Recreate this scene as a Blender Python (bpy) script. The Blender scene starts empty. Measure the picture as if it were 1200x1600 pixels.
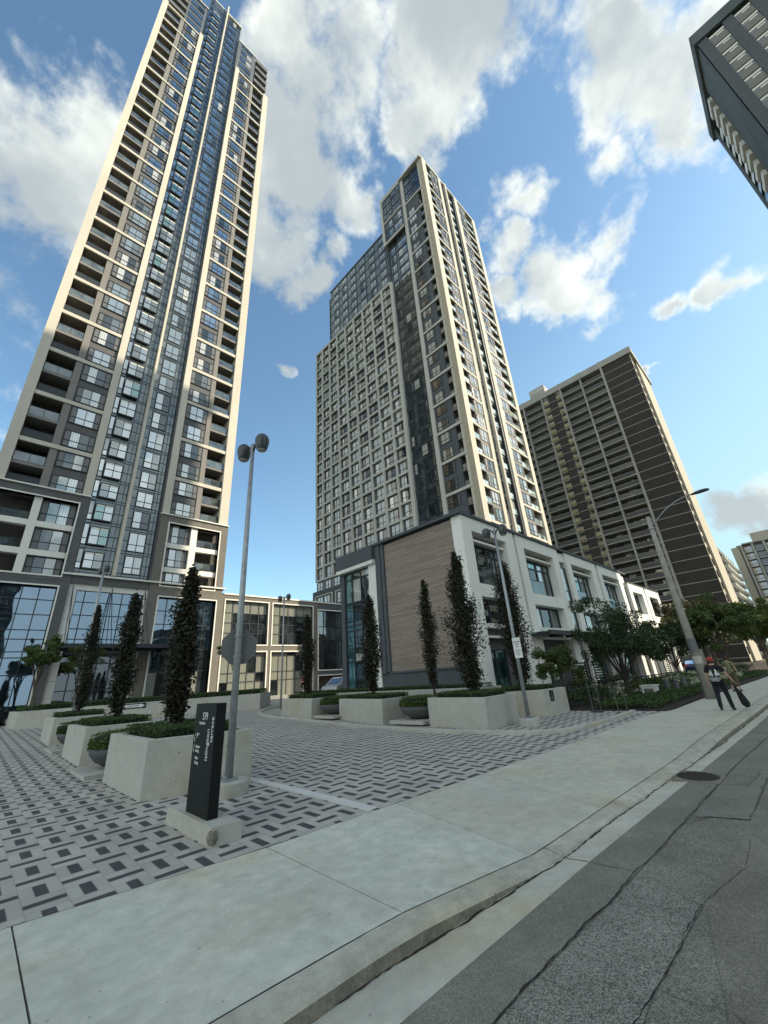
import bpy, math, random
from mathutils import Vector, Matrix, noise
import numpy as np
R = math.radians
D = bpy.data
S = bpy.context.scene
COL = S.collection

# ------------------------------------------------------------------ camera
F_PX, PITCH, ROLL, HEAD, CAMH = 618.0, R(22.76), R(-4.055), R(44.7), 1.75
fh = Vector((math.cos(HEAD), math.sin(HEAD), 0)); rt0 = Vector((math.sin(HEAD), -math.cos(HEAD), 0)); UPZ = Vector((0, 0, 1))
FW = fh * math.cos(PITCH) + UPZ * math.sin(PITCH)
up0 = -fh * math.sin(PITCH) + UPZ * math.cos(PITCH)
RT = math.cos(ROLL) * rt0 + math.sin(ROLL) * up0
UP = -math.sin(ROLL) * rt0 + math.cos(ROLL) * up0
CAM = Vector((0, 0, CAMH))
cd = D.cameras.new('camera'); cam = D.objects.new('camera', cd); COL.objects.link(cam)
cam.matrix_world = Matrix(((RT.x, UP.x, -FW.x, 0), (RT.y, UP.y, -FW.y, 0), (RT.z, UP.z, -FW.z, CAMH), (0, 0, 0, 1)))
cd.sensor_fit = 'VERTICAL'; cd.sensor_height = 36.0; cd.lens = 36.0 * F_PX / 1600.0
cd.clip_start = 0.05; cd.clip_end = 5000
S.camera = cam
def ray(x, y): return (RT * ((x - 600) / F_PX) - UP * ((y - 800) / F_PX) + FW)
def proj(p):
    d = Vector(p) - CAM; z = d.dot(FW)
    if z <= 0.01: return None
    return (600 + F_PX * d.dot(RT) / z, 800 - F_PX * d.dot(UP) / z)

# ------------------------------------------------------------------ light
SUN_DIR = Vector((1.0, -1.0, 0.88)).normalized()
SUN_EL = math.asin(SUN_DIR.z)
SUN_ROT = math.atan2(SUN_DIR.x, SUN_DIR.y)
sl = D.lights.new('sun', 'SUN'); sl.energy = 3.4; sl.angle = R(0.55); sl.color = (1.0, 0.88, 0.68)
so = D.objects.new('sun', sl); COL.objects.link(so); so.location = (60, -60, 120)
so.rotation_euler = SUN_DIR.to_track_quat('Z', 'Y').to_euler()
S.view_settings.view_transform = 'Standard'; S.view_settings.look = 'None'
S.view_settings.exposure = 1.04; S.view_settings.gamma = 1.0

W = D.worlds.new('World'); S.world = W; W.use_nodes = True
wt = W.node_tree; wn = wt.nodes; wl = wt.links
for n in list(wn): wn.remove(n)
def N(tree, typ, **kw):
    n = tree.nodes.new(typ)
    for k, v in kw.items():
        if k in ('inp',):
            for kk, vv in v.items(): n.inputs[kk].default_value = vv
        else: setattr(n, k, v)
    return n
def M2(tree, op, a, b=None, c=None, clamp=False):
    n = tree.nodes.new('ShaderNodeMath'); n.operation = op; n.use_clamp = clamp
    for i, v in enumerate((a, b, c)):
        if v is None: continue
        if isinstance(v, (int, float)): n.inputs[i].default_value = v
        else: tree.links.new(v, n.inputs[i])
    return n.outputs[0]
def VM(tree, op, a, b=None):
    n = tree.nodes.new('ShaderNodeVectorMath'); n.operation = op
    for i, v in enumerate((a, b)):
        if v is None: continue
        if isinstance(v, (tuple, Vector)): n.inputs[i].default_value = tuple(v)
        else: tree.links.new(v, n.inputs[i])
    return n
sky = N(wt, 'ShaderNodeTexSky', sky_type='NISHITA')
sky.sun_disc = False; sky.sun_elevation = SUN_EL; sky.sun_rotation = SUN_ROT
sky.air_density = 1.0; sky.dust_density = 0.45; sky.ozone_density = 1.2
bg = N(wt, 'ShaderNodeBackground'); bg.inputs[1].default_value = 0.123
tint = VM(wt, 'MULTIPLY', sky.outputs[0], (0.82, 0.98, 0.95)); wl.new(tint.outputs[0], bg.inputs[0])
tc = N(wt, 'ShaderNodeTexCoord')
dirn = VM(wt, 'NORMALIZE', tc.outputs['Generated']).outputs[0]
nz1 = N(wt, 'ShaderNodeTexNoise', inp={'Scale': 4.0, 'Detail': 9.0, 'Roughness': 0.56}); wl.new(dirn, nz1.inputs['Vector'])
nz2 = N(wt, 'ShaderNodeTexNoise', inp={'Scale': 15.0, 'Detail': 7.0, 'Roughness': 0.6}); wl.new(dirn, nz2.inputs['Vector'])
nz3 = N(wt, 'ShaderNodeTexNoise', inp={'Scale': 2.2, 'Detail': 5.0, 'Roughness': 0.5}); wl.new(dirn, nz3.inputs['Vector'])
warp = VM(wt, 'ADD', dirn, None)
w1 = VM(wt, 'SUBTRACT', nz1.outputs['Color'], (0.5, 0.5, 0.5)).outputs[0]
w2 = VM(wt, 'SCALE', w1, None); w2.inputs['Scale'].default_value = 0.34
wl.new(w2.outputs[0], warp.inputs[1])
wd = warp.outputs[0]
# clouds: (direction given by a sight line of the photograph, angular radius, density)
CL = [((70, 215), .17, 1.0), ((100, 300), .15, .95), ((30, 180), .10, .7), ((150, 190), .10, .5), ((165, 330), .09, .6),
      ((445, 40), .13, 1.0), ((480, 130), .14, 1.0), ((440, 210), .15, 1.0), ((470, 290), .15, 1.0), ((440, 370), .12, .9), ((540, 340), .11, .9), ((500, 440), .07, .9), ((420, 310), .12, .9), ((560, 300), .07, .8),
      ((620, 60), .12, 1.0), ((700, 60), .13, 1.0), ((650, 150), .11, 1.0), ((760, 40), .09, .9), ((600, 190), .06, .7),
      ((990, 50), .13, .9), ((1060, 90), .13, .9), ((930, 150), .08, .6), ((945, 250), .06, .6), ((1080, 180), .09, .8), ((860, 10), .08, .5),
      ((790, 400), .09, 1.0), ((860, 400), .11, 1.0), ((940, 370), .10, 1.0), ((900, 440), .09, .9), ((790, 310), .06, .6), ((985, 350), .06, .8), ((800, 460), .06, .8),
      ((1110, 430), .07, 1.0), ((1030, 468), .05, .8), ((1155, 415), .05, .8), ((1120, 775), .07, .9), ((1160, 790), .09, .9), ((1195, 770), .09, .9), ((1240, 800), .09, .9), ((1195, 830), .05, .6),
      ((1028, 610), .025, .9), ((480, 545), .035, .75), ((430, 505), .02, .6), ((895, 490), .04, .5), ((690, 240), .04, .6), ((1190, 110), .1, .7)]
mx = None; CR = 0.75
for (px, py), r, dens in CL:
    c = ray(px, py).normalized()
    d = VM(wt, 'DISTANCE', wd, c).outputs['Value']
    r *= CR; v = M2(wt, 'MULTIPLY_ADD', d, -dens / r, dens)
    mx = v if mx is None else M2(wt, 'MAXIMUM', mx, v)
for v3, r3 in (((-50, 60, 42), .50), ((-55, 45, 60), .40), ((-50, 75, 30), .30)):   # unseen cloud bank added left of the view, for white window reflections
    d = VM(wt, 'DISTANCE', wd, Vector(v3).normalized()).outputs['Value']; mx = M2(wt, 'MAXIMUM', mx, M2(wt, 'MULTIPLY_ADD', d, -1.0 / r3, 1.0))
# unseen loose clouds added behind the viewer, for fill and window reflections
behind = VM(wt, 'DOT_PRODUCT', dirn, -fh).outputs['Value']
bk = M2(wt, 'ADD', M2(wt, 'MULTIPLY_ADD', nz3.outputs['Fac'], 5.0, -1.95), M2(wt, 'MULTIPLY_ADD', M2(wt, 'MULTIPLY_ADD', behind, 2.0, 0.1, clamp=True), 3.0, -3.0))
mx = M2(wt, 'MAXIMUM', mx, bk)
det = M2(wt, 'MULTIPLY_ADD', nz2.outputs['Fac'], 1.5, -0.75)
dn = M2(wt, 'ADD', mx, det)
alpha = N(wt, 'ShaderNodeMapRange', interpolation_type='SMOOTHSTEP', inp={1: -0.10, 2: 0.55}); wl.new(dn, alpha.inputs[0])
core = N(wt, 'ShaderNodeMapRange', interpolation_type='SMOOTHSTEP', inp={1: -0.03, 2: 0.55}); wl.new(M2(wt, 'ADD', M2(wt, 'MINIMUM', mx, 0.42), M2(wt, 'ADD', M2(wt, 'MULTIPLY_ADD', nz1.outputs['Fac'], 1.5, -0.75), M2(wt, 'MULTIPLY_ADD', nz3.outputs['Fac'], 1.6, -0.8))), core.inputs[0])
cc = N(wt, 'ShaderNodeMix', data_type='RGBA'); cc.inputs[6].default_value = (0.54, 0.56, 0.515, 1); cc.inputs[7].default_value = (0.27, 0.30, 0.31, 1)
wl.new(core.outputs[0], cc.inputs[0])
bgc = N(wt, 'ShaderNodeBackground'); wl.new(M2(wt, 'MULTIPLY_ADD', M2(wt, 'MULTIPLY_ADD', behind, 1.6, 0.0, clamp=True), 1.1, 1.0), bgc.inputs[1]); wl.new(cc.outputs[2], bgc.inputs[0])  # clouds behind the viewer are brightened as added fill light
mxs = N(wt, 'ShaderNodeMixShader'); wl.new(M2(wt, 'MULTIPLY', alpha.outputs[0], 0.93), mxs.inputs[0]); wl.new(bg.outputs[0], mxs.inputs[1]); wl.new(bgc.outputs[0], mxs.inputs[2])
sz = N(wt, 'ShaderNodeSeparateXYZ'); wl.new(dirn, sz.inputs[0])
vl = N(wt, 'ShaderNodeMapRange', interpolation_type='SMOOTHSTEP', inp={1: 0.85, 2: 0.05, 3: 0.0, 4: 0.85}); wl.new(sz.outputs['Z'], vl.inputs[0])
side = M2(wt, 'MULTIPLY_ADD', VM(wt, 'DOT_PRODUCT', dirn, rt0).outputs['Value'], 1.0, 0.35, clamp=True)   # the hazier half of the sky, towards the sun
veil = N(wt, 'ShaderNodeBackground'); veil.inputs[0].default_value = (0.285, 0.405, 0.42, 1); veil.inputs[1].default_value = 1.0
mxv = N(wt, 'ShaderNodeMixShader'); wl.new(M2(wt, 'MULTIPLY', vl.outputs[0], side), mxv.inputs[0]); wl.new(bg.outputs[0], mxv.inputs[1]); wl.new(veil.outputs[0], mxv.inputs[2]); wl.new(mxv.outputs[0], mxs.inputs[1])
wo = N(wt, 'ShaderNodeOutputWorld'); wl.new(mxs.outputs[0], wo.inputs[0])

# ------------------------------------------------------------------ materials
def principled(name):
    m = D.materials.new(name); m.use_nodes = True; t = m.node_tree; b = t.nodes['Principled BSDF']; return m, t, b
def pos(t, scale=None):
    g = N(t, 'ShaderNodeNewGeometry'); o = g.outputs['Position']
    if scale:
        s = VM(t, 'MULTIPLY', o, scale); o = s.outputs[0]
    return o
def mat(name, col, rough=0.75, metal=0.0, ns=2.0, amt=0.25, bump=0.0, bs=60.0, fine=0.0, col2=None, spec=0.4, streak=False):
    m, t, b = principled(name)
    p = pos(t, (1, 1, 0.25) if streak else None)
    n1 = N(t, 'ShaderNodeTexNoise', inp={'Scale': ns, 'Detail': 6.0, 'Roughness': 0.62}); t.links.new(p, n1.inputs['Vector'])
    mr = N(t, 'ShaderNodeMapRange', inp={1: 0.3, 2: 0.7, 3: 1 - amt, 4: 1 + amt}); t.links.new(n1.outputs['Fac'], mr.inputs[0])
    f = mr.outputs[0]
    if fine:
        n2 = N(t, 'ShaderNodeTexNoise', inp={'Scale': bs, 'Detail': 3.0, 'Roughness': 0.7}); t.links.new(pos(t), n2.inputs['Vector'])
        mr2 = N(t, 'ShaderNodeMapRange', inp={1: 0.25, 2: 0.75, 3: 1 - fine, 4: 1 + fine}); t.links.new(n2.outputs['Fac'], mr2.inputs[0])
        f = M2(t, 'MULTIPLY', f, mr2.outputs[0])
    mc = N(t, 'ShaderNodeVectorMath', operation='SCALE'); mc.inputs[0].default_value = col; t.links.new(f, mc.inputs['Scale'])
    out = mc.outputs[0]
    if col2:
        mi = N(t, 'ShaderNodeMix', data_type='RGBA'); n3 = N(t, 'ShaderNodeTexNoise', inp={'Scale': ns * .37, 'Detail': 4.0}); t.links.new(pos(t), n3.inputs['Vector'])
        r3 = N(t, 'ShaderNodeMapRange', inp={1: .45, 2: .65}); t.links.new(n3.outputs['Fac'], r3.inputs[0]); t.links.new(r3.outputs[0], mi.inputs[0])
        t.links.new(out, mi.inputs[6]); mi.inputs[7].default_value = (*col2, 1); out = mi.outputs[2]
    t.links.new(out, b.inputs['Base Color'])
    b.inputs['Roughness'].default_value = rough; b.inputs['Metallic'].default_value = metal; b.inputs['Specular IOR Level'].default_value = spec
    if bump:
        n4 = N(t, 'ShaderNodeTexNoise', inp={'Scale': bs, 'Detail': 4.0, 'Roughness': 0.7}); t.links.new(pos(t), n4.inputs['Vector'])
        bp = N(t, 'ShaderNodeBump', inp={'Strength': bump, 'Distance': 0.01}); t.links.new(n4.outputs['Fac'], bp.inputs['Height']); t.links.new(bp.outputs[0], b.inputs['Normal'])
    return m
def glassmat(name, inner, refl, tint=(0.72, 0.82, 0.90), stripes=False, wav=0.02):
    m, t, b = principled(name)
    b.inputs['Base Color'].default_value = (*inner, 1); b.inputs['Roughness'].default_value = 0.9; b.inputs['Specular IOR Level'].default_value = 0
    if stripes:
        wv = N(t, 'ShaderNodeTexWave', inp={'Scale': 3.1, 'Distortion': 1.0}); wv.bands_direction = 'DIAGONAL'
        t.links.new(pos(t, (1, 1, 0.02)), wv.inputs['Vector'])
        mi = N(t, 'ShaderNodeMix', data_type='RGBA'); mi.inputs[6].default_value = (*[c * .55 for c in inner], 1); mi.inputs[7].default_value = (*inner, 1)
        t.links.new(wv.outputs['Fac'], mi.inputs[0]); t.links.new(mi.outputs[2], b.inputs['Base Color'])
    else:
        nn = N(t, 'ShaderNodeTexNoise', inp={'Scale': 0.9, 'Detail': 5.0}); t.links.new(pos(t), nn.inputs['Vector'])
        mr = N(t, 'ShaderNodeMapRange', inp={1: 0.35, 2: 0.68, 3: 0.3, 4: 2.2}); t.links.new(nn.outputs['Fac'], mr.inputs[0])
        mc = N(t, 'ShaderNodeVectorMath', operation='SCALE'); mc.inputs[0].default_value = inner; t.links.new(mr.outputs[0], mc.inputs['Scale']); t.links.new(mc.outputs[0], b.inputs['Base Color'])
    g = N(t, 'ShaderNodeBsdfGlossy'); g.inputs['Color'].default_value = (*tint, 1); g.inputs['Roughness'].default_value = 0.02
    bn = N(t, 'ShaderNodeTexNoise', inp={'Scale': 0.7, 'Detail': 1.0}); t.links.new(pos(t), bn.inputs['Vector'])
    bp = N(t, 'ShaderNodeBump', inp={'Strength': 0.35, 'Distance': wav}); t.links.new(bn.outputs['Fac'], bp.inputs['Height']); t.links.new(bp.outputs[0], g.inputs['Normal'])
    lw = N(t, 'ShaderNodeLayerWeight', inp={'Blend': 0.35})
    fac = M2(t, 'MULTIPLY_ADD', lw.outputs['Fresnel'], 1.0 - refl, refl, clamp=True)
    ms = N(t, 'ShaderNodeMixShader'); t.links.new(fac, ms.inputs[0]); t.links.new(b.outputs[0], ms.inputs[1]); t.links.new(g.outputs[0], ms.inputs[2])
    t.links.new(ms.outputs[0], t.nodes['Material Output'].inputs[0])
    return m
def leafmat(name, c1, c2, trans=0.25):
    m, t, b = principled(name)
    g = N(t, 'ShaderNodeNewGeometry'); mi = N(t, 'ShaderNodeMix', data_type='RGBA')
    mi.inputs[6].default_value = (*c1, 1); mi.inputs[7].default_value = (*c2, 1)
    t.links.new(g.outputs['Random Per Island'], mi.inputs[0]); t.links.new(mi.outputs[2], b.inputs['Base Color'])
    b.inputs['Roughness'].default_value = 0.55; b.inputs['Specular IOR Level'].default_value = 0.3
    tr = N(t, 'ShaderNodeBsdfTranslucent'); t.links.new(mi.outputs[2], tr.inputs[0])
    ms = N(t, 'ShaderNodeMixShader', inp={0: trans}); t.links.new(b.outputs[0], ms.inputs[1]); t.links.new(tr.outputs[0], ms.inputs[2])
    t.links.new(ms.outputs[0], t.nodes['Material Output'].inputs[0])
    return m
MT = {}
MT['cream'] = mat('cream_precast', (0.52, 0.485, 0.41), 0.8, ns=0.35, amt=0.10, fine=.05, bs=20, streak=True)
MT['white'] = mat('white_precast', (0.72, 0.705, 0.64), 0.8, ns=0.5, amt=0.08, streak=True)
MT['greyw'] = mat('shade_greyed_precast', (0.50, 0.495, 0.455), 0.8, ns=0.5, amt=0.08, streak=True)  # white precast, greyed down for the shade on the tower's left face
MT['townw'] = mat('town_white_stone', (0.80, 0.79, 0.73), 0.8, ns=0.7, amt=0.07, streak=True, fine=.04, bs=30)
MT['wstone'] = mat('white_stone', (0.60, 0.59, 0.55), 0.8, ns=0.8, amt=0.10, fine=.06, bs=40, streak=True)
MT['trim'] = mat('white_trim', (0.72, 0.70, 0.63), 0.6, ns=1, amt=0.05)
MT['tan'] = mat('shaded_tan_stone', (0.40, 0.35, 0.26), 0.85, ns=1, amt=0.12, fine=.08, bs=30)  # corner pier's left side, its shade put into a darker tan
MT['dark'] = mat('charcoal_brick', (0.105, 0.105, 0.108), 0.85, ns=1.2, amt=0.12, fine=.15, bs=25)
MT['slate'] = mat('slate_brick', (0.085, 0.095, 0.105), 0.85, ns=1.2, amt=0.12, fine=.1, bs=25)
MT['greige'] = mat('grey_brown_stone', (0.16, 0.145, 0.125), 0.85, ns=1.0, amt=0.1, fine=.12, bs=25)
MT['gpier'] = mat('grey_panel', (0.20, 0.19, 0.175), 0.8, ns=1, amt=0.08)
MT['spand'] = mat('spandrel_panel', (0.13, 0.135, 0.135), 0.35, ns=0.8, amt=0.1, spec=.5)
MT['frame'] = mat('dark_mullion', (0.022, 0.028, 0.034), 0.45, ns=1, amt=0.1)
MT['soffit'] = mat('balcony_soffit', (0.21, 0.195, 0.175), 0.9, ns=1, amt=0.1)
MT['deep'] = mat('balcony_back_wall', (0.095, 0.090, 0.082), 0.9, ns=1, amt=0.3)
MT['g_sky'] = glassmat('reflective_glass', (0.02, 0.03, 0.035), 0.46, (0.78, 0.85, 0.88))
MT['g_mid'] = glassmat('blue_glass', (0.024, 0.030, 0.032), 0.24, (0.78, 0.84, 0.86))
MT['g_neu'] = glassmat('neutral_glass', (0.03, 0.032, 0.03), 0.30, (0.90, 0.84, 0.76)); MT['g_neu2'] = glassmat('bright_neutral_glass', (0.05, 0.05, 0.047), 0.62, (0.95, 0.90, 0.82))
MT['g_lobby'] = glassmat('lobby_glass', (0.012, 0.020, 0.026), 0.34, (0.42, 0.58, 0.74))
MT['g_span'] = glassmat('spandrel_glass', (0.060, 0.068, 0.070), 0.10, (0.65, 0.78, 0.85))
MT['g_dark'] = glassmat('dark_glass', (0.014, 0.018, 0.019), 0.08)
MT['g_teal'] = glassmat('teal_glass', (0.03, 0.07, 0.07), 0.28, (0.6, 0.85, 0.85))
MT['g_cur'] = glassmat('glass_over_curtain', (0.62, 0.61, 0.55), 0.22, stripes=True)
MT['g_blind'] = glassmat('glass_over_blind', (0.30, 0.31, 0.26), 0.12, stripes=True)
MT['g_rail'] = glassmat('railing_glass', (0.05, 0.06, 0.06), 0.10)
MT['g_railw'] = glassmat('frosted_railing_glass', (0.40, 0.47, 0.43), 0.25)
MT['steel'] = mat('galvanised_steel', (0.34, 0.36, 0.37), 0.5, 0.55, ns=6, amt=0.18)
MT['lampg'] = mat('grey_lamp_paint', (0.07, 0.075, 0.075), 0.35, 0.3, ns=5, amt=0.1)
MT['lens'] = mat('lamp_lens', (0.35, 0.37, 0.36), 0.15, 0, ns=5, amt=0.1)
MT['black'] = mat('black_paint', (0.010, 0.012, 0.012), 0.6, ns=2, amt=0.1, spec=.15)
MT['txt'] = mat('white_lettering', (0.70, 0.70, 0.68), 0.6, ns=2, amt=0.02)
MT['red'] = mat('red_paint', (0.45, 0.05, 0.06), 0.5)
MT['conc'] = mat('cast_concrete', (0.50, 0.475, 0.40), 0.9, ns=1.3, amt=0.16, bump=0.25, bs=70, fine=.06, col2=(0.42, 0.40, 0.335))
MT['bowl'] = mat('grey_bowl_concrete', (0.09, 0.095, 0.10), 0.8, ns=3, amt=0.15, bump=.2)
MT['soil'] = mat('dark_soil', (0.035, 0.026, 0.020), 1.0, ns=4, amt=0.4, bump=.8, bs=40)
MT['bark'] = mat('tree_bark', (0.10, 0.085, 0.065), 0.95, ns=8, amt=0.35, bump=.6, bs=50)
MT['barkd'] = mat('dark_tree_bark', (0.045, 0.038, 0.032), 0.95, ns=8, amt=0.3)
MT['pole'] = mat('concrete_pole', (0.30, 0.285, 0.25), 0.9, ns=3, amt=0.18, bump=.3, bs=60)
MT['purple'] = leafmat('purple_leaves', (0.020, 0.019, 0.014), (0.055, 0.060, 0.034), .2)
MT['hedge'] = leafmat('hedge_leaves', (0.030, 0.060, 0.020), (0.085, 0.14, 0.040))
MT['hedgey'] = leafmat('bright_hedge_leaves', (0.055, 0.085, 0.020), (0.13, 0.17, 0.045))
MT['green'] = leafmat('green_leaves', (0.050, 0.085, 0.028), (0.13, 0.17, 0.05))
MT['dgreen'] = leafmat('deep_green_leaves', (0.025, 0.045, 0.020), (0.07, 0.105, 0.042))
MT['olive'] = leafmat('olive_leaves', (0.05, 0.052, 0.025), (0.12, 0.115, 0.05))
MT['petal'] = leafmat('white_petals', (0.55, 0.56, 0.42), (0.8, 0.8, 0.68), .2)
MT['brick'] = mat('dark_brown_brick', (0.056, 0.051, 0.047), 0.95, ns=0.5, amt=0.12, fine=.2, bs=8)
MT['sconc'] = mat('weathered_slab_concrete', (0.40, 0.39, 0.355), 0.95, ns=0.4, amt=0.15, streak=True)
MT['yel'] = mat('ochre_panel', (0.34, 0.30, 0.20), 0.9, ns=0.35, amt=0.35)
MT['beige'] = mat('beige_render', (0.46, 0.42, 0.34), 0.95, ns=0.2, amt=0.08, streak=True)
MT['gconc'] = mat('dark_grey_concrete', (0.10, 0.115, 0.12), 0.9, ns=0.3, amt=0.25, streak=True)
MT['clut'] = mat('balcony_clutter', (0.12, 0.12, 0.115), 0.9, ns=0.9, amt=0.9)

# ------------------------------------------------------------------ mesh helper
class MB:
    def __init__(s): s.v = []; s.f = []; s.m = []; s.mats = []; s.smooth = False
    def mi(s, mname):
        if mname not in s.mats: s.mats.append(mname)
        return s.mats.index(mname)
    def face(s, pts, m):
        b = len(s.v); s.v += [tuple(p) for p in pts]; s.f.append(tuple(range(b, b + len(pts)))); s.m.append(s.mi(m)); return s
    def hexa(s, lo, up, m):           # two 4-rings, ccw seen from outside top
        b = len(s.v); s.v += [tuple(p) for p in lo] + [tuple(p) for p in up]; k = s.mi(m); n = len(lo)
        s.f.append(tuple(b + i for i in reversed(range(n)))); s.f.append(tuple(b + n + i for i in range(n)))
        s.m += [k, k]
        for i in range(n):
            j = (i + 1) % n; s.f.append((b + i, b + j, b + n + j, b + n + i)); s.m.append(k)
        return s
    def box(s, x0, x1, y0, y1, z0, z1, m):
        return s.hexa([(x0, y0, z0), (x1, y0, z0), (x1, y1, z0), (x0, y1, z0)], [(x0, y0, z1), (x1, y0, z1), (x1, y1, z1), (x0, y1, z1)], m)
    def prism(s, pts, z0, z1, m):
        if callable(z0): lo = [(x, y, z0(x, y)) for x, y in pts]
        else: lo = [(x, y, z0) for x, y in pts]
        up = [(x, y, (z1(x, y) if callable(z1) else z1)) for x, y in pts]
        return s.hexa(lo, up, m)
    def tube(s, path, rad, m, n=10, cap=True):
        k = s.mi(m); rings = []; path = [Vector(p) for p in path]
        rad = rad if isinstance(rad, (list, tuple)) else [rad] * len(path)
        for i, p in enumerate(path):
            t = (path[min(i + 1, len(path) - 1)] - path[max(i - 1, 0)])
            if t.length < 1e-9: t = Vector((0, 0, 1))
            t.normalize(); a = Vector((1, 0, 0)) if abs(t.x) < .9 else Vector((0, 1, 0))
            u = t.cross(a).normalized(); w = t.cross(u)
            b = len(s.v); rings.append(b)
            for j in range(n):
                an = 2 * math.pi * j / n; s.v.append(tuple(p + (u * math.cos(an) + w * math.sin(an)) * rad[i]))
        for a, b in zip(rings, rings[1:]):
            for j in range(n):
                q = (j + 1) % n; s.f.append((a + j, b + j, b + q, a + q)); s.m.append(k)
        if cap:
            s.f.append(tuple(rings[0] + j for j in range(n))); s.f.append(tuple(rings[-1] + j for j in reversed(range(n)))); s.m += [k, k]
        return s
    def lathe(s, c, prof, m, n=24, ax='z'):
        k = s.mi(m); rings = []
        for r, z in prof:
            b = len(s.v); rings.append(b)
            for j in range(n):
                an = 2 * math.pi * j / n; s.v.append((c[0] + r * math.cos(an), c[1] + r * math.sin(an), c[2] + z))
        for a, b in zip(rings, rings[1:]):
            for j in range(n):
                q = (j + 1) % n; s.f.append((a + j, a + q, b + q, b + j)); s.m.append(k)
        s.f.append(tuple(rings[0] + j for j in reversed(range(n)))); s.f.append(tuple(rings[-1] + j for j in range(n))); s.m += [k, k]
        return s
    def mesh(s, name, off=(0, 0, 0)):
        me = D.meshes.new(name); o = off
        me.from_pydata([(x - o[0], y - o[1], z - o[2]) for x, y, z in s.v], [], s.f)
        for mm in s.mats: me.materials.append(MT[mm])
        me.polygons.foreach_set('material_index', s.m)
        if s.smooth: me.polygons.foreach_set('use_smooth', [True] * len(s.f))
        me.update(); return me
    def build(s, name, parent=None, loc=None, **kw):
        if loc is None: loc = parent['_o'] if parent else (0, 0, 0)
        return link(name, s.mesh(name, loc), parent, loc, **kw)
def link(name, me, parent=None, loc=(0, 0, 0), **kw):
    o = D.objects.new(name, me); COL.objects.link(o)
    if parent:
        o.parent = parent; po = parent['_o']; o.location = tuple(loc[i] - po[i] for i in range(3))
    else: o.location = loc
    o['_o'] = tuple(loc); setp(o, **kw); return o
def setp(o, label=None, cat=None, group=None, kind=None):
    if label: o['label'] = label
    if cat: o['category'] = cat
    if group: o['group'] = group
    if kind: o['kind'] = kind
def thing(name, loc, label, cat, group=None):
    o = D.objects.new(name, None); COL.objects.link(o); o.location = loc; o['_o'] = tuple(loc); o.empty_display_size = .2
    setp(o, label, cat, group); return o
def hide_cleanup():
    for o in COL.objects:
        if '_o' in o.keys(): del o['_o']

# a facade plane: 'y' faces -Y at y=c with u = x; 'x' faces -X at x=c with u = y
class Fac:
    def __init__(s, ax, c, root): s.ax = ax; s.c = c; s.root = root; s.wins = []; s.cache = {}
    def bx(s, mb, u0, u1, d0, d1, z0, z1, m):
        if s.ax == 'y': mb.box(u0, u1, s.c - d1, s.c - d0, z0, z1, m)
        else: mb.box(s.c - d1, s.c - d0, u0, u1, z0, z1, m)
    def pt(s, u, d, z): return (u, s.c - d, z) if s.ax == 'y' else (s.c - d, u, z)
    def part(s, name, u0, u1, d0, d1, z0, z1, m, **kw):
        mb = MB(); s.bx(mb, u0, u1, d0, d1, z0, z1, m); return mb.build(name, s.root, **kw)
    def winmb(s, mb, u0, z0, w, h, cols, rows, mats, d=0.0, ft=.06, fd=.07, bd=.05):
        # backing + panes + frame bars
        tot = sum(cols); us = [u0]
        for c in cols: us.append(us[-1] + w * c / tot)
        tr = sum(rows); zs = [z0]
        for r in rows: zs.append(zs[-1] + h * r / tr)
        for i in range(len(cols)):
            for j in range(len(rows)):
                m = mats(i, j)
                if m is None: continue
                s.bx(mb, us[i] + .002, us[i + 1] - .002, d - bd, d + .012, zs[j] + .002, zs[j + 1] - .002, m)
        for i, u in enumerate(us):
            a = ft if 0 < i < len(us) - 1 else ft * 1.1
            s.bx(mb, u - a / 2, u + a / 2, d - bd, d + fd, zs[0], zs[-1], 'frame')
        for j, z in enumerate(zs):
            s.bx(mb, us[0] + .004, us[-1] - .004, d - bd, d + fd - .004, z - ft / 2, z + ft / 2, 'frame')
    def win(s, name, u0, z0, w, h, spec, d=0.0, var=0, **kw):
        # queued: biggest in the picture become parts of their own
        pc = [proj(s.pt(u0 + a * w, d, z0 + b * h)) for a, b in ((0, 0), (1, 0), (1, 1), (0, 1))]
        ar = 0
        if all(pc):
            for i in range(4):
                a, b = pc[i], pc[(i + 1) % 4]; ar += a[0] * b[1] - a[1] * b[0]
            cx = sum(p[0] for p in pc) / 4; cy = sum(p[1] for p in pc) / 4
            ar = abs(ar) / 2 if (-20 < cx < 1220 and -20 < cy < 1620) else 0
        s.wins.append((ar, name, u0, z0, w, h, spec, d, var, kw))
    def flush(s, limit=100, names=('window',)):
        byname = {}
        for wv in s.wins: byname.setdefault(wv[1], []).append(wv)
        for nm, lst in byname.items():
            lst.sort(key=lambda a: -a[0]); rest = MB()
            used = s.root.get('_n_' + nm, 0)
            for i, (ar, name, u0, z0, w, h, spec, d, var, kw) in enumerate(lst):
                if i + used < limit and ar > 0:
                    key = (nm, round(w, 3), round(h, 3), spec.__name__, var, d)
                    if key not in s.cache:
                        mb = MB(); spec(s, mb, 0, 0, w, h, d, var)
                        b = s.pt(0, 0, 0); s.cache[key] = mb.mesh(nm, b)
                    link(nm, s.cache[key], s.root, s.pt(u0, 0, z0), **kw)
                else: spec(s, rest, u0, z0, w, h, d, var)
            s.root['_n_' + nm] = used + min(limit, len(lst))
            if rest.v: rest.build(nm, s.root, kind='stuff')
        s.wins = []
rnd = random.Random(7)
def vr(n=6): return rnd.randrange(n)
def pick(var, i, j, opts): return opts[(var * 7 + i * 3 + j * 5 + (var * i)) % len(opts)]
PANES = ['g_sky', 'g_sky', 'g_mid', 'g_cur', 'g_sky', 'g_mid', 'g_dark']
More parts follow.
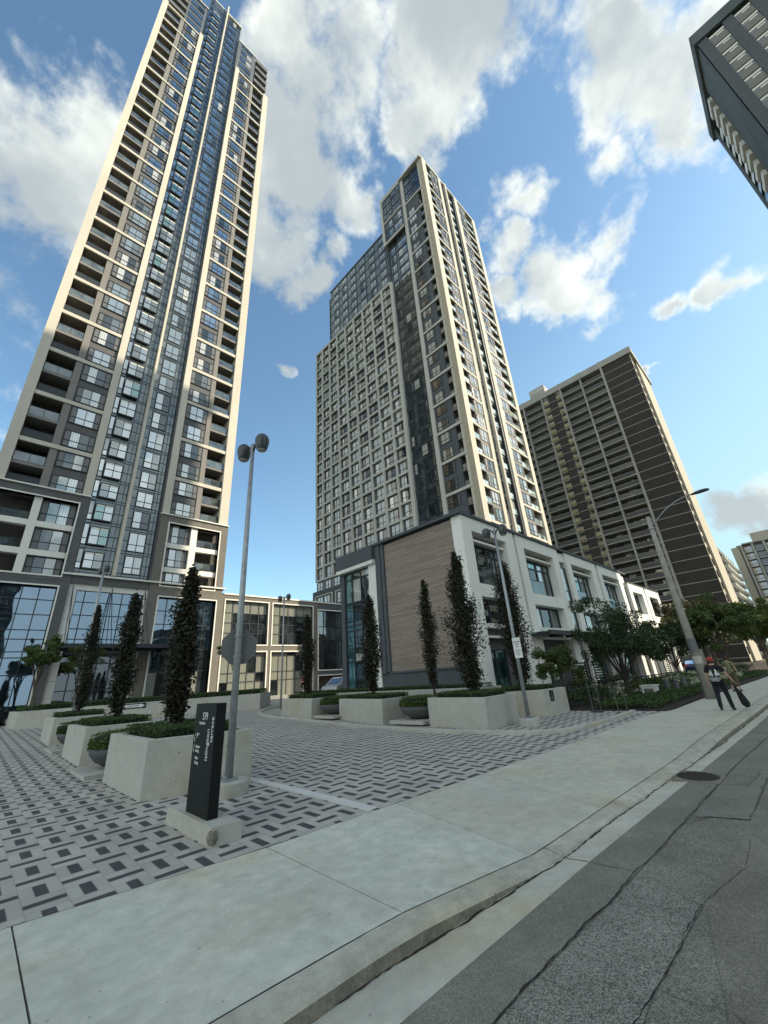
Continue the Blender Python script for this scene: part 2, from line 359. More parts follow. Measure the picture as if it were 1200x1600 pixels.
def sp_wing(f, mb, u, z, w, h, d, var):      # grey side panels, two panes, low transom
    def mm(i, j): return 'spand' if i in (0, 3) else pick(var, i, 0, PANES)
    f.winmb(mb, u, z, w, h, [.62, 1, 1, .62], [.38, .62], mm, d)
def sp_pair(f, mb, u, z, w, h, d, var):
    def mm(i, j): return pick(var, i, 0, PANES)
    f.winmb(mb, u, z, w, h, [1, 1], [.35, .65], mm, d)
def sp_grid(f, mb, u, z, w, h, d, var):      # recessed opening with panes of uneven width
    lay = [[.35, 1, 1, .35], [.5, 1, 1], [1, 1, .5], [.7, 1, .9, .3]][var % 4]
    def mm(i, j):
        if lay[i] < .6: return 'spand'
        return pick(var, i, 0, ['g_cur', 'g_neu', 'g_cur', 'g_neu', 'g_dark', 'g_cur', 'g_neu2'])
    f.winmb(mb, u, z, w, h, lay, [.35, .65] if var % 3 else [.28, .72], mm, d, ft=.07)
def sp_bay(f, mb, u, z, w, h, d, var):       # projecting glazed bay
    f.bx(mb, u, u + w, 0, .22, z - .06, z, 'spand'); f.bx(mb, u - .02, u + w + .02, 0, .23, z + h, z + h + .06, 'spand')
    f.bx(mb, u + .02, u + w - .02, 0, .16, z, z + h, 'g_teal')
    def mm(i, j): return pick(var, i, j, ['g_sky', 'g_teal', 'g_sky', 'g_mid', 'g_sky'])
    f.winmb(mb, u, z, w, h, [1, 1], [.5, .5], mm, .17)
    f.bx(mb, u + .05, u + w - .05, .184, .20, z + h - .22, z + h - .02, 'trim')
def sp_dark(f, mb, u, z, w, h, d, var):
    def mm(i, j): return pick(var, i, j, ['g_dark', 'g_teal', 'g_dark', 'g_mid'])
    f.winmb(mb, u, z, w, h, [.6, 1, 1], [.35, .65], mm, d)

def balcony(f, u0, u1, z, depth, rail, hrail=1.05, slab='soffit', edge=None, eh=.22, ed=0.0):
    mb = MB(); f.bx(mb, u0, u1, -depth, ed, z - eh, z, edge or slab)
    o = mb.build('balcony', f.root)
    r = MB()
    f.bx(r, u0 + .03, u1 - .03, ed - .10, ed - .07, z + .08, z + hrail - .05, rail)
    f.bx(r, u0, u1, ed - .12, ed - .05, z + hrail - .05, z + hrail, 'frame')
    n = max(2, int((u1 - u0) / 1.1))
    for i in range(n + 1):
        uu = u0 + .05 + (u1 - u0 - .1) * i / n
        f.bx(r, uu - .025, uu + .025, ed - .13, ed - .05 + .001, z + .002, z + hrail - .06, 'frame')
    r.build('railing', o, loc=f.root['_o'])
    return o

exec_parts = []
# ================================================================== LEFT TOWER
BZ = [21.2, 26.3, 32.0, 37.9, 43.6, 49.3, 55.0, 60.8, 66.6, 72.4, 78.2, 83.9, 89.8, 96.0, 102.3, 108.5, 115.2, 121.4, 127.5]
def left_tower():
    root = thing('apartment_tower', (8, 48, 0), 'tallest tower with cream piers over blue glass, at the left on a dark framed base', 'tower', 'new cream and charcoal towers')
    f = Fac('y', 48.0, root); P = f.part
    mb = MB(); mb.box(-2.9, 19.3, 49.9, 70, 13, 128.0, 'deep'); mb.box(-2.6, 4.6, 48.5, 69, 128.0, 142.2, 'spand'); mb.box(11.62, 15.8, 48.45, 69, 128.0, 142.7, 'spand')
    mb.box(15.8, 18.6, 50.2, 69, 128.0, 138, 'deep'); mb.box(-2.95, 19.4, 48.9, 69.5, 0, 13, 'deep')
    mb.build('core_wall', root)
    mb = MB(); mb.box(4.67, 8.1, 48.15, 66, 13.2, 148.6, 'g_span'); mb.box(8.1, 11.58, 48.5, 66, 13.2, 148.65, 'g_span'); mb.box(11.42, 11.62, 48.0, 48.6, 13.2, 142, 'slate')
    mb.build('curtain_wall', root)
    for bb in ((4.6, 11.65, 48.08, 66.2, 148.66, 149.0), (11.6, 15.9, 48.3, 69, 142.7, 142.95), (-3, 4.55, 48.3, 69, 142.2, 142.5)): mb = MB(); mb.box(*bb, 'trim'); mb.build('roof_coping', root)
    # piers
    P('pier', -2.95, -2.08, -1.9, .27, 21.25, 128.0, 'cream'); P('pier', 3.94, 4.66, -.45, .27, 21.25, 128.2, 'cream')
    P('pier', 11.6, 12.38, -.45, .27, 21.25, 128.9, 'cream'); P('pier', 18.22, 19.36, -1.9, .27, 21.25, 128.9, 'cream')
    P('fin', 7.95, 8.22, -.6, .55, 13.25, 150.4, 'cream')
    P('grey_pier', .42, 1.07, -1.9, .03, 21.25, 127.3, 'gpier'); P('grey_pier', 15.25, 15.84, -1.9, .03, 21.25, 128, 'gpier')
    P('wall_panel', 1.07, 3.94, -1.9, -.08, 21.25, 127.3, 'dark'); P('wall_panel', 12.38, 15.25, -1.9, -.08, 21.25, 128.2, 'dark')
    for k in range(1, len(BZ)):
        z = BZ[k] + (1.0 if k == len(BZ) - 1 else 0)
        P('floor_band', -2.08, 3.94, -.06, .16, BZ[k] - .46, BZ[k], 'cream'); P('floor_band', 12.38, 18.22, -.06, .16, z - .46, z, 'cream')
    for k in range(len(BZ) - 1):
        a, b = BZ[k], BZ[k + 1]; m = (a + b) / 2 - .1
        for (z0, z1, tb) in ((a, m - .25, 0), (m + .0, b - .46, 1)):
            h = z1 - z0 - (.62 if tb == 0 else .45)
            zz = z0 + (.22 if tb == 0 else .38)
            f.win('window', 1.2, zz, 2.66, h, sp_wing, 0, vr()); f.win('window', 12.5, zz, 2.68, h, sp_wing, 0, vr())
        for zf, lo in ((a, 0), (m, 1)):
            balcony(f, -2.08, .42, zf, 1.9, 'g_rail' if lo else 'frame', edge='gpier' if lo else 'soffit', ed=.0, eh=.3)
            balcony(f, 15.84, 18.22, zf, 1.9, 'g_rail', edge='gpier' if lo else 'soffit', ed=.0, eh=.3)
    # balcony doors on the back wall
    fb = Fac('y', 49.88, root)
    floors = []
    for a, b in zip(BZ, BZ[1:]): floors += [a, (a + b) / 2 - .1]
    for z in floors:
        fb.win('balcony_door', -1.7, z + .05, 2.0, 2.2, sp_dark, 0, vr(4)); fb.win('balcony_door', 16.0, z + .05, 2.0, 2.2, sp_dark, 0, vr(4))
    fb.flush(100)
    # curtain bays, floors by 2.86 m up to the roof
    cf = [13.4, 15.9, 18.6] + floors + [127.5 + 3.05 * i for i in range(7)]
    ml = MB()
    for z, zn in zip(cf, cf[1:] + [148.6]):
        h = zn - z
        for (u0, u1, c, d) in ((4.67, 7.94, 48.15, 0), (8.23, 11.42, 48.5, 0)):
            g = Fac('y', c, root)
            for zz in (z + .02, z + .32, z + h * .55): g.bx(ml, u0, u1, 0, .035, zz, zz + .07, 'frame')
        if z < 142: f.win('bay_window', 5.3, z + .42, 1.6, h - .85, sp_bay, -.15, vr())
    for u in (4.72, 5.2, 7.0, 7.5): ml.box(u, u + .05, 48.11, 48.149, 13.25, 148.6, 'frame')
    for u in (8.3, 8.85, 10.6, 11.0, 11.35): ml.box(u, u + .05, 48.46, 48.499, 13.25, 148.6, 'frame')
    ml.build('mullion_grid', root)
    g = Fac('y', 48.15, root); g2 = Fac('y', 48.5, root)
    for z, zn in zip(cf, cf[1:] + [148.6]):
        h = zn - z
        g.win('window', 4.76, z + .4, .42, h - .5, lambda_small, .03, vr(3)); g2.win('window', 8.95, z + .42, 1.6, h - .6, sp_pair, .03, vr())
    for z in [128.9 + 3.05 * i for i in range(5)]:
        f.win('window', 12.4, z, 2.6, 2.0, sp_pair, -.44, vr()); f.win('window', 1.3, z, 2.6, 2.0, sp_pair, -.49, vr())
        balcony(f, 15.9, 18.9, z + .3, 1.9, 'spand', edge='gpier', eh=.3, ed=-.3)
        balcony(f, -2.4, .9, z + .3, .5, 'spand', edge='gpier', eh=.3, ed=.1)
    f.flush(100); g.flush(100); g2.flush(100)
    # ---- base: dark stone frames with white trim
    def frame(u0, u1, z0, z1, iu0, iu1, iz0, iz1, m, d=.32, nm='stone_frame'):
        mb = MB()
        f.bx(mb, u0, iu0, -.9, d, z0, z1, m); f.bx(mb, iu1, u1, -.9, d, z0, z1, m)
        f.bx(mb, iu0, iu1, -.9, d - .003, iz1, z1, m)
        if iz0 > z0: f.bx(mb, iu0, iu1, -.9, d - .003, z0, iz0, m)
        o = mb.build(nm, root)
        t = MB(); w = .13
        f.bx(t, iu0 - w, iu0, -.3, d + .06, iz0 - (w if iz0 > z0 else 0), iz1 + w, 'trim'); f.bx(t, iu1, iu1 + w, -.3, d + .06, iz0 - (w if iz0 > z0 else 0), iz1 + w, 'trim')
        f.bx(t, iu0, iu1, -.3, d + .057, iz1, iz1 + w, 'trim')
        if iz0 > z0: f.bx(t, iu0, iu1, -.3, d + .057, iz0 - w, iz0, 'trim')
        t.build('white_trim', o, loc=root['_o']); return o
    frame(-3.0, 4.68, 12.3, 21.2, -2.2, 3.85, 12.75, 20.3, 'dark')
    frame(11.55, 19.45, 12.35, 21.05, 12.55, 18.45, 12.75, 20.1, 'greige')
    for bb in ((-3.05, 4.72, 47.5, 49.9, 21.2, 21.33), (11.5, 19.5, 47.5, 49.9, 21.05, 21.18), (3.9, 19.8, 47.45, 48.9, 12.95, 13.1)): mb = MB(); mb.box(*bb, 'trim'); mb.build('coping', root)
    for iu0, pu0, pu1, iu1, (za, zb) in ((-2.2, .4, 1.02, 3.85, (14.8, 17.6)), (12.55, 15.1, 15.83, 18.45, (14.65, 17.5))):
        P('inner_pier', pu0, pu1, -.85, .1, 12.76, 20.28, 'white')
        for z in (za, zb): P('floor_band', iu0, iu1, -.5, .07, z - .28, z + .28, 'white')
        P('wall_panel', pu1 if iu0 < 0 else iu0, iu1 if iu0 < 0 else pu0, -.9, -.35, 12.76, 20.28, 'dark')
    fl = Fac('y', 48.3, root)
    for z0, z1 in ((12.85, 14.45), (15.15, 17.25), (17.95, 20.2)):
        fl.win('window', 1.1, z0, 2.7, z1 - z0, sp_wing, 0, vr()); fl.win('window', 12.6, z0 - .05, 2.45, z1 - z0, sp_wing, 0, vr())
    for z in (15.05, 17.85): balcony(f, -2.15, .38, z, .8, 'g_rail', ed=-.1, eh=.2, hrail=.9); balcony(f, 15.86, 18.4, z, .8, 'g_rail', ed=-.1, eh=.2, hrail=.9)
    fl.flush(100)
    # ground storey
    def big(nm, u0, u1, z0, z1, cols, rows, d, mats, c=48.0):
        g = Fac('y', c, root); mb = MB(); g.winmb(mb, u0, z0, u1 - u0, z1 - z0, cols, rows, mats, d, ft=.08, fd=.06); return mb.build(nm, root)
    frame(-6.0, 4.7, 0, 12.298, -4.6, 3.85, 0, 11.7, 'dark', d=.30)
    big('glazing', -4.6, 3.85, .05, 11.7, [1.15] * 7, [4.0, 1.4, .5, 1.05, .8, 1.35, 1.35, 1.2], -.25, lambda i, j: 'g_lobby')
    frame(11.55, 19.75, 0, 12.348, 12.6, 18.8, .4, 11.5, 'greige', d=.30)
    big('glazing', 12.6, 18.8, .45, 11.5, [1] * 6, [3.4, 2.2, 1.2, 1.4, 1.4, 1.4], -.25, lambda i, j: 'g_lobby' if j > 1 else pick(i, j, 1, ['g_dark', 'g_blind', 'g_dark', 'g_mid']))
    P('stone_lintel', 4.71, 11.54, -.2, .25, 12.2, 12.95, 'dark')
    mb = MB(); f.bx(mb, 4.71, 5.4, -.4, .06, 0, 12.198, 'wstone'); f.bx(mb, 5.4, 11.2, -.4, .058, 11.6, 12.198, 'wstone'); f.bx(mb, 11.2, 11.54, -.4, .06, 0, 12.198, 'wstone')
    for z in (2, 3.4, 4.7, 6.1, 7.4, 8.8, 10.1): f.bx(mb, 4.72, 5.39, .055, .063, z, z + .03, 'gpier')
    mb.build('stone_surround', root)
    big('glazing', 5.42, 11.18, 6.6, 11.58, [.65, 1.06, 1, 1, 1.04, .8], [.45, 1.0, 1.35, 1.3, 1.15], -.1, lambda i, j: 'g_lobby')
    big('entrance_glazing', 5.42, 11.18, .05, 5.7, [1, 1, 1.2, 1.2, 1, 1], [2.4, 2.2, .8], -.6, lambda i, j: 'g_dark')
    # canopy hung on rods
    c = MB(); c.box(4.3, 13.2, 43.6, 47.6, 6.02, 6.1, 'g_teal'); c.box(4.25, 13.25, 43.5, 43.62, 5.85, 6.2, 'frame')
    for x in (4.3, 7.2, 10.2, 13.1): c.box(x, x + .12, 43.6, 47.7, 5.75, 6.0, 'frame')
    for y in (44.6, 45.7, 46.8): c.box(4.3, 13.2, y, y + .08, 5.85, 5.98, 'frame')
    co = c.build('canopy', root)
    for x in (5.0, 8.2, 11.2):
        for yy in (43.9, 45.9): r = MB(); r.tube([(x, 47.7, 12.0), (x + .1, yy, 6.1)], .035, 'frame', 6); r.build('hanger_rod', co, loc=root['_o'])
def lambda_small(f, mb, u, z, w, h, d, var): f.winmb(mb, u, z, w, h, [1], [.3, .7], lambda i, j: pick(var, j, i, ['g_sky', 'g_mid', 'g_sky']), d)
left_tower()

# ================================================================== LINK BUILDING between the towers
def link_building():
    root = thing('link_building', (29, 48, 0), 'low two storey brown stone block with white trimmed glass bays between the two towers', 'building')
    f = Fac('y', 48.05, root)
    mb = MB(); mb.box(19.9, 39, 48.95, 62, 0, 12.4, 'deep'); mb.build('core_wall', root)
    w = MB()
    xs = [(19.8, 20.1), (25.8, 26.5), (32.7, 33.7)]
    for a, b in xs: f.bx(w, a, b, -.8, .05, 0, 12.45, 'greige')
    for a, b in ((20.1, 25.8), (26.5, 32.7)):
        f.bx(w, a, b, -.8, .047, 11.8, 12.45, 'greige'); f.bx(w, a, b, -.8, .047, 5.75, 6.62, 'greige')
    f.bx(w, 33.7, 39, -.8, .047, 11.4, 12.45, 'slate'); f.bx(w, 38.15, 39, -.8, .05, 0, 11.4, 'slate'); f.bx(w, 33.7, 38.15, -.8, .047, 2.75, 3.4, 'slate')
    w.build('stone_wall', root)
    t = MB(); f.bx(t, 19.8, 39, -.9, .15, 12.45, 12.62, 'trim'); t.build('coping', root)
    for a, b, z0, z1, n in ((20.1, 25.8, 6.62, 11.8, 5), (26.5, 32.7, 6.62, 11.8, 5), (20.1, 25.8, 0, 5.75, 5), (26.5, 32.7, 0, 5.75, 5), (33.7, 38.15, 3.4, 11.4, 4)):
        mb = MB()
        up = z0 > 3
        def mm(i, j, up=up, a=a):
            if a > 33: return pick(i, j, 2, ['g_dark', 'g_mid', 'g_dark'])
            if up: return 'g_blind' if j == 3 or (i == 0) else pick(i, j, 1, ['g_dark', 'g_mid', 'g_dark'])
            return 'g_blind' if (i + j) % 5 else 'g_dark'
        f.winmb(mb, a, z0 + .03, b - a, z1 - z0 - .03, [1] * n, [1, .9, .9, 1.1] if z0 > 3 else [2.2, .9, 1.7, .4], mm, -.35, ft=.08)
        go = mb.build('glazing', root)
        t = MB(); q = .14
        f.bx(t, a - q, a, -.1, .12, max(z0 - q, 0), z1 + q, 'trim'); f.bx(t, b, b + q, -.1, .12, max(z0 - q, 0), z1 + q, 'trim'); f.bx(t, a, b, -.1, .117, z1, z1 + q, 'trim')
        if z0 > 3: f.bx(t, a, b, -.1, .117, z0 - q, z0, 'trim')
        t.build('white_trim', root)
    t = MB(); f.bx(t, 33.7, 38.15, -.1, .117, 2.62, 2.75, 'trim'); f.bx(t, 33.57, 33.7, -.1, .12, 0, 2.75, 'trim'); f.bx(t, 38.15, 38.28, -.1, .12, 0, 2.75, 'trim'); t.build('garage_surround', root)
link_building()

# ================================================================== MIDDLE TOWER
def mid_tower():
    root = thing('apartment_tower', (50, 28.45, 0), 'stepped tower with a white gridded left face, behind the wood clad block', 'tower', 'new cream and charcoal towers')
    X0, Y0 = 50.0, 28.45
    L = Fac('x', X0, root); Rr = Fac('y', Y0, root)
    s2 = 6.022; BM = [23.18 + s2 * i for i in range(15)]      # every second floor
    BM = [b for b in BM]; top = 117.4
    mb = MB()
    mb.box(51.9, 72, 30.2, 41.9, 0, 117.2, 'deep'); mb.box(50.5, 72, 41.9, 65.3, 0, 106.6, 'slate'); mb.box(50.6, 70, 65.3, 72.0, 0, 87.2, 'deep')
    mb.build('core_wall', root)
    # --- left face
    L.part('pier', 28.45, 29.3, -1.5, .12, 0, 117.7, 'tan'); L.part('pier', 34.75, 35.6, -1.8, .15, 20, 117.5, 'greyw'); L.part('pier', 41.5, 42.25, -.6, .15, 20, 87.2, 'greyw')
    L.part('pier', 41.75, 42.45, -1, .62, 99.8, 117.5, 'greyw')
    L.part('wall_panel', 30.9, 34.75, -1.9, -.1, 20, 108, 'slate')
    L.part('wall_panel', 29.35, 34.75, -1.5, -.12, 107.6, 117.3, 'slate')
    mb = MB(); L.bx(mb, 28.4, 42.5, -1.5, .64, 117.4, 118.0, 'greyw'); Rr.bx(mb, 50.0, 72.6, -1.5, .16, 117.4, 117.97, 'greyw'); mb.box(51, 72, 30, 42, 117.4, 117.9, 'greyw'); mb.build('roof_parapet', root)
    for b in BM[1:]:
        if b < 110: L.part('floor_band', 29.3, 34.75, -.3, .1, b - .5, b, 'greyw')
    # upper box that cantilevers over the glass zone
    mb = MB(); L.bx(mb, 35.6, 41.75, -1.8, .45, 100.0, 117.35, 'slate'); mb.build('cantilever_box', root)
    L.part('floor_band', 35.6, 41.75, .3, .60, 99.8, 100.5, 'greyw'); L.part('floor_band', 35.6, 41.75, .3, .60, 107.4, 107.9, 'greyw'); L.part('floor_band', 35.6, 42, .3, .60, 116.6, 117.38, 'greyw')
    for z in (101.1, 104.3):
        for u in (35.9, 38.9): L.win('window', u, z, 2.5, 2.4, sp_pair, .46, vr())
    for z in (108.3, 111.2, 114.1):
        for u in (35.9, 38.9): L.win('window', u, z, 2.6, 2.5, sp_dark, .46, vr())
        for u in (29.6, 32.2): L.win('window', u, z, 2.3, 2.5, sp_dark, -.1, vr())
    L.part('glass_zone_wall', 35.6, 41.5, -1.6, -.4, 20, 100, 'g_span')
    fl = []
    for i in range(27): fl.append(23.18 + 3.011 * i)
    gm = MB()
    for z in fl:
        if z > 98: continue
        for zz in (z - .1, z + .35): L.bx(gm, 35.6, 41.5, -.4, -.36, zz, zz + .09, 'frame')
        L.win('window', 36.1, z + .5, 2.7, 2.15, sp_pair, -.38, vr()); L.win('window', 39.7, z + .5, 1.3, 2.15, sp_pair, -.38, vr())
    for u in (35.95, 38.9, 39.5, 41.1): L.bx(gm, u, u + .07, -.4, -.355, 20, 99.9, 'frame')
    gm.build('mullion_grid', root)
    for i, z in enumerate(fl):
        if z > 105: continue
        L.win('window', 32.1, z + (.25 if i % 2 == 0 else .35), 2.3, 1.95, sp_grid, -.06, vr())
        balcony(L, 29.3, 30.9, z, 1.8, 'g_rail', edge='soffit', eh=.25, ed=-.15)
    # window bank beside the corner balconies
    fc = Fac('x', 51.88, root)
    for z in fl:
        if z < 105: fc.win('balcony_door', 29.6 + .8, z + .05, 1.6, 2.2, sp_dark, 0, vr(4))
    # white grid
    gy = [41.9, 45.15, 48.7, 52.2, 55.7, 59.1, 62.6, 65.95, 69.2, 72.0]
    nr = 22; rz = [22.3 + 65.0 * i / nr for i in range(nr + 1)]
    L.part('grid_back_wall', 42.2, 72.0, -.58, -.40, 22.3, 87.0, 'dark')
    for g in gy[1:]: L.part('grid_pier', g - .25, g + (.25 if g < 72 else .15), -.41, .14, 22.3, 87.3, 'greyw')
    for z in rz: L.part('grid_band', 42.25, 72.1, -.41, .11, z - .23, z + (.23 if z < 87 else .5), 'greyw')
    for a, b in zip(gy, gy[1:]):
        for za, zb in zip(rz, rz[1:]):
            L.win('window', a + .29, za + .29, b - a - .58, zb - za - .56, sp_grid, -.33, vr(12))
    # dark glass block above the grid
    L.part('upper_glass_wall', 42.46, 65.35, -.49, -.30, 87.9, 106.6, 'g_span')
    mb = MB(); L.bx(mb, 42.46, 65.5, -1, -.2, 106.6, 107.0, 'dark'); mb.build('upper_parapet', root)
    gm = MB()
    for i in range(6):
        z = 88.3 + 3.05 * i
        for zz in (z - .12, z + 2.5): L.bx(gm, 42.46, 65.3, -.3, -.26, zz, zz + .1, 'frame')
        for k in range(6): L.win('window', 43.0 + k * 3.75, z + .3, 2.0, 2.1, sp_pair, -.28, vr())
    for k in range(13): L.bx(gm, 42.8 + k * 1.85, 42.88 + k * 1.85, -.3, -.255, 88, 106.6, 'frame')
    gm.build('mullion_grid', root)
    mb = MB()
    for z in (88.3, 91.3, 94.4, 97.4, 100.5, 103.5): mb.box(51.0, 60, 65.35, 66.9, z, z + .25, 'greyw')
    mb.box(51, 51.3, 66.6, 66.9, 88, 106, 'slate'); mb.build('side_balcony', root)
    # low floors
    L.part('low_glass_wall', 42.2, 72.0, -.5, -.12, 20.0, 21.9, 'spand')
    for k in range(10): L.win('window', 71.6 - 3.0 * k - 1.9, 20.15, 1.9, 1.7, sp_pair, -.1, vr())
    mb = MB(); L.bx(mb, 28.6, 72.9, -1.5, .35, 0, 18.2, 'dark'); L.bx(mb, 28.6, 72.9, -1.5, .30, 18.2, 20.0, 'slate'); mb.build('base_wall', root)
    for a, b in ((65.9, 71.6), (59.0, 64.5)):
        t = MB(); q = .16
        L.bx(t, a - q, a, .3, .48, 13.6, 18.9, 'trim'); L.bx(t, b, b + q, .3, .48, 13.6, 18.9, 'trim'); L.bx(t, a, b, .3, .477, 18.75, 18.9, 'trim'); t.build('white_trim', root)
        for z in (13.8, 16.4):
            for u in (a + .2, (a + b) / 2 + .2): L.win('window', u, z, (b - a) / 2 - .4, 2.1, sp_grid, .37, vr())
    L.flush(100); fc.flush(100)
    # --- right (street) face, in sun
    Rr.part('pier', 50.0, 51.5, -1.4, .14, 0, 117.6, 'cream')
    Rr.part('pier', 56.3, 57.3, -1, .14, 0, 117.6, 'cream'); Rr.part('fin', 58.95, 59.5, -1, .30, 0, 118.3, 'cream'); Rr.part('pier', 63.0, 64.3, -1.5, .14, 0, 118.1, 'cream')
    Rr.part('pier', 71.3, 72.6, -1.6, .14, 0, 117.6, 'cream'); Rr.part('fin', 62.4, 62.6, -1, .0, 0, 117.6, 'frame')
    Rr.part('wall_panel', 53.5, 56.3, -1.6, -.08, 20, 117.2, 'gpier'); Rr.part('wall_panel', 64.3, 68.2, -1.6, -.08, 20, 117.2, 'gpier')
    Rr.part('glass_wall', 57.3, 58.95, -1.5, -.3, 20, 117.2, 'gpier'); Rr.part('glass_wall', 59.5, 63.0, -1.5, -.55, 20, 117.2, 'spand')
    for b in BM:
        Rr.part('floor_band', 51.5, 56.3, -.2, .1, b - .45, b, 'cream'); Rr.part('floor_band', 64.3, 71.3, -.2, .1, b - .45, b, 'cream')
    fl2 = [23.18 + 3.011 * i for i in range(31)]
    fb = Fac('y', 30.18, root)
    for i, z in enumerate(fl2):
        Rr.win('window', 53.75, z + .3, 2.4, 2.15, sp_grid, -.06, vr()); Rr.win('window', 64.6, z + .3, 3.2, 2.15, sp_grid, -.06, vr())
        Rr.win('window', 57.4, z + .35, 1.45, 2.3, sp_pair, -.27, vr()); Rr.win('window', 59.7, z + .3, 2.5, 2.4, sp_pair, -.52, vr())
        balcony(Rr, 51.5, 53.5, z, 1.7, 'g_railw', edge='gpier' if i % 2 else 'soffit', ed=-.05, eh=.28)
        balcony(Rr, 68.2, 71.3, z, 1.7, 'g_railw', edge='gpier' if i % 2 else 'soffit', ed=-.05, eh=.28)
        j = MB(); Rr.bx(j, 59.7, 62.2, -.40, -.36, z + .15, z + 1.25, 'g_railw'); Rr.bx(j, 59.65, 62.25, -.42, -.34, z + 1.25, z + 1.3, 'frame'); j.build('juliet_railing', root)
        fb.win('balcony_door', 51.6, z + .05, 1.7, 2.2, sp_dark, 0, vr(4)); fb.win('balcony_door', 68.6, z + .05, 2.3, 2.2, sp_dark, 0, vr(4))
    Rr.flush(100); fb.flush(100)
mid_tower()
# ================================================================== TOWNHOUSES (wood clad end)
def townhouse():
    X0, Y0 = 20.0, 13.2
    root = thing('townhouse_block', (X0, Y0, 0), 'three storey pale framed row with a brown slatted end wall, nearest building on the right', 'building', 'pale framed townhouse rows')
    f = Fac('y', Y0, root); L = Fac('x', X0, root)
    mb = MB(); mb.box(20.4, 52.2, 13.9, 25.3, 0, 10.9, 'dark'); mb.build('core_wall', root)
    wd = MB(); wd.box(20.03, 20.39, 13.4, 20.1, 2.1, 10.95, 'wood'); wd.build('wood_cladding', root)
    pl = MB(); pl.box(19.97, 20.39, 13.4, 21.0, 0, 2.0, 'slate'); pl.box(19.88, 20.39, 13.38, 20.2, 2.0, 2.12, 'slate'); pl.build('plinth', root)
    L.part('corner_strip', 20.12, 20.4, -.4, .10, 2.12, 11.05, 'slate'); L.part('corner_strip', 20.45, 20.95, -.4, .16, 2.0, 11.05, 'slate')
    mb = MB(); mb.box(19.7, 52.4, 12.93, 21.0, 11.06, 11.25, 'slate'); mb.box(19.7, 52.4, 21.0, 25.6, 11.06, 11.25, 'slate'); mb.build('roof_edge', root)
    # glazed bay at the far left end
    L.part('overhang_box', 21.0, 25.4, -.4, .5, 10.05, 11.05, 'slate'); L.part('overhang_soffit', 21.0, 25.4, -.4, .42, 9.75, 10.04, 'townw')
    L.part('stone_pier', 21.0, 21.8, -.4, .12, 0, 9.74, 'townw')
    mb = MB(); L.winmb(mb, 21.8, .3, 3.0, 9.4, [1.1, 1, .9], [2.2, .5, 1.3, .3, .3, 1.1, 1.5, .45], lambda i, j: pick(i, j, 2, ['g_mid', 'g_cur', 'g_dark', 'g_mid', 'g_teal']), -.1, ft=.10); mb.build('glazing', root)
    L.part('corner_strip', 24.85, 25.3, -.4, .05, 0, 9.74, 'slate')
    # street side: paired white frames
    def bay(x0, x1, p0, p1, pw, idx, top=11.05, c=f, rt=root, sunny=False):
        fr = MB()
        c.bx(fr, x0, p0, -.6, .16, 0, top, 'townw'); c.bx(fr, p1, x1, -.6, .16, 0, top, 'townw')
        c.bx(fr, p0, p1, -.6, .157, top - .9, top, 'townw'); c.bx(fr, p0, p1, -.6, .12, 5.95, 6.75, 'townw')
        fr.build('white_frame', rt)
        b = MB(); c.bx(b, p0, p1, -.68, -.55, 2.9, 10.2, 'dark'); c.bx(b, p0, p1, -.68, -.45, 2.95, 4.1, 'dark')
        b.build('recess_panel', rt)
        c.part('blind_box', p0 + .1, p1 - .1, -.5, -.05, 9.55, 9.72, 'trim'); c.part('sill', p0, p1, -.5, .05, 4.12, 4.38, 'trim'); c.part('sill', p0, p1, -.44, .0, 3.55, 3.68, 'trim')
        w = p1 - p0
        m1 = MB(); c.winmb(m1, p0 + .08, 6.8, w * .52, 2.7, [1, 1.1], [2.1, .6], lambda i, j: pick(idx, i, j, ['g_mid', 'g_teal', 'g_dark']), -.5, ft=.1); m1.build('window', rt)
        m1 = MB(); c.winmb(m1, p0 + w * .56, 6.8, w * .42, 2.7, [1, .8], [2.1, .6], lambda i, j: pick(idx, i, j, ['g_sky', 'g_sky', 'g_mid']), -.5, ft=.1); m1.build('window', rt)
        m1 = MB(); c.winmb(m1, p0 + .08, 4.4, w - .16, 1.5, [1.2, 1, 1], [1], lambda i, j: pick(idx, i, j + 1, ['g_cur', 'g_dark', 'g_mid']), -.5, ft=.1); m1.build('window', rt)
        m1 = MB(); c.winmb(m1, p0 + .3, .2, w * .55, 2.7, [1, 1], [1], lambda i, j: 'g_teal', -.52, ft=.1); m1.build('door', rt)
        c.part('ground_panel', p0 + .3 + w * .55 + .06, p1, -.68, -.4, 0, 2.9, 'dark')
        r = MB(); c.bx(r, p0 + .12, p0 + w * .55, -.2, -.17, 6.82, 7.85, 'g_rail'); c.bx(r, p0 + .1, p0 + w * .56, -.22, -.15, 7.85, 7.9, 'frame'); r.build('juliet_railing', rt)
    bays = [(20.0, 26.5, 21.05, 25.3), (26.85, 34.05, 27.9, 32.9), (35.6, 42.9, 36.6, 41.6), (43.4, 50.8, 44.4, 49.6)]
    for i, (a, b, c, d) in enumerate(bays): bay(a, b, c, d, 1, i)
    for a, b in ((26.5, 26.85), (34.05, 35.6), (42.9, 43.4), (50.8, 52.2)):
        f.part('recess_panel', a, b, -.6, -.15, 0, 11.0, 'gpier')
    for a, b in ((34.2, 35.45), (50.95, 52.0)):
        for z, h in ((6.7, 2.9), (4.3, 1.5), (.5, 2.2)):
            f.win('window', a, z, b - a, h, lambda_small, -.1, vr(3))
        f.part('recess_panel', a - .1, b + .1, -.2, 0, 10.1, 10.9, 'townw')
    f.flush(100)
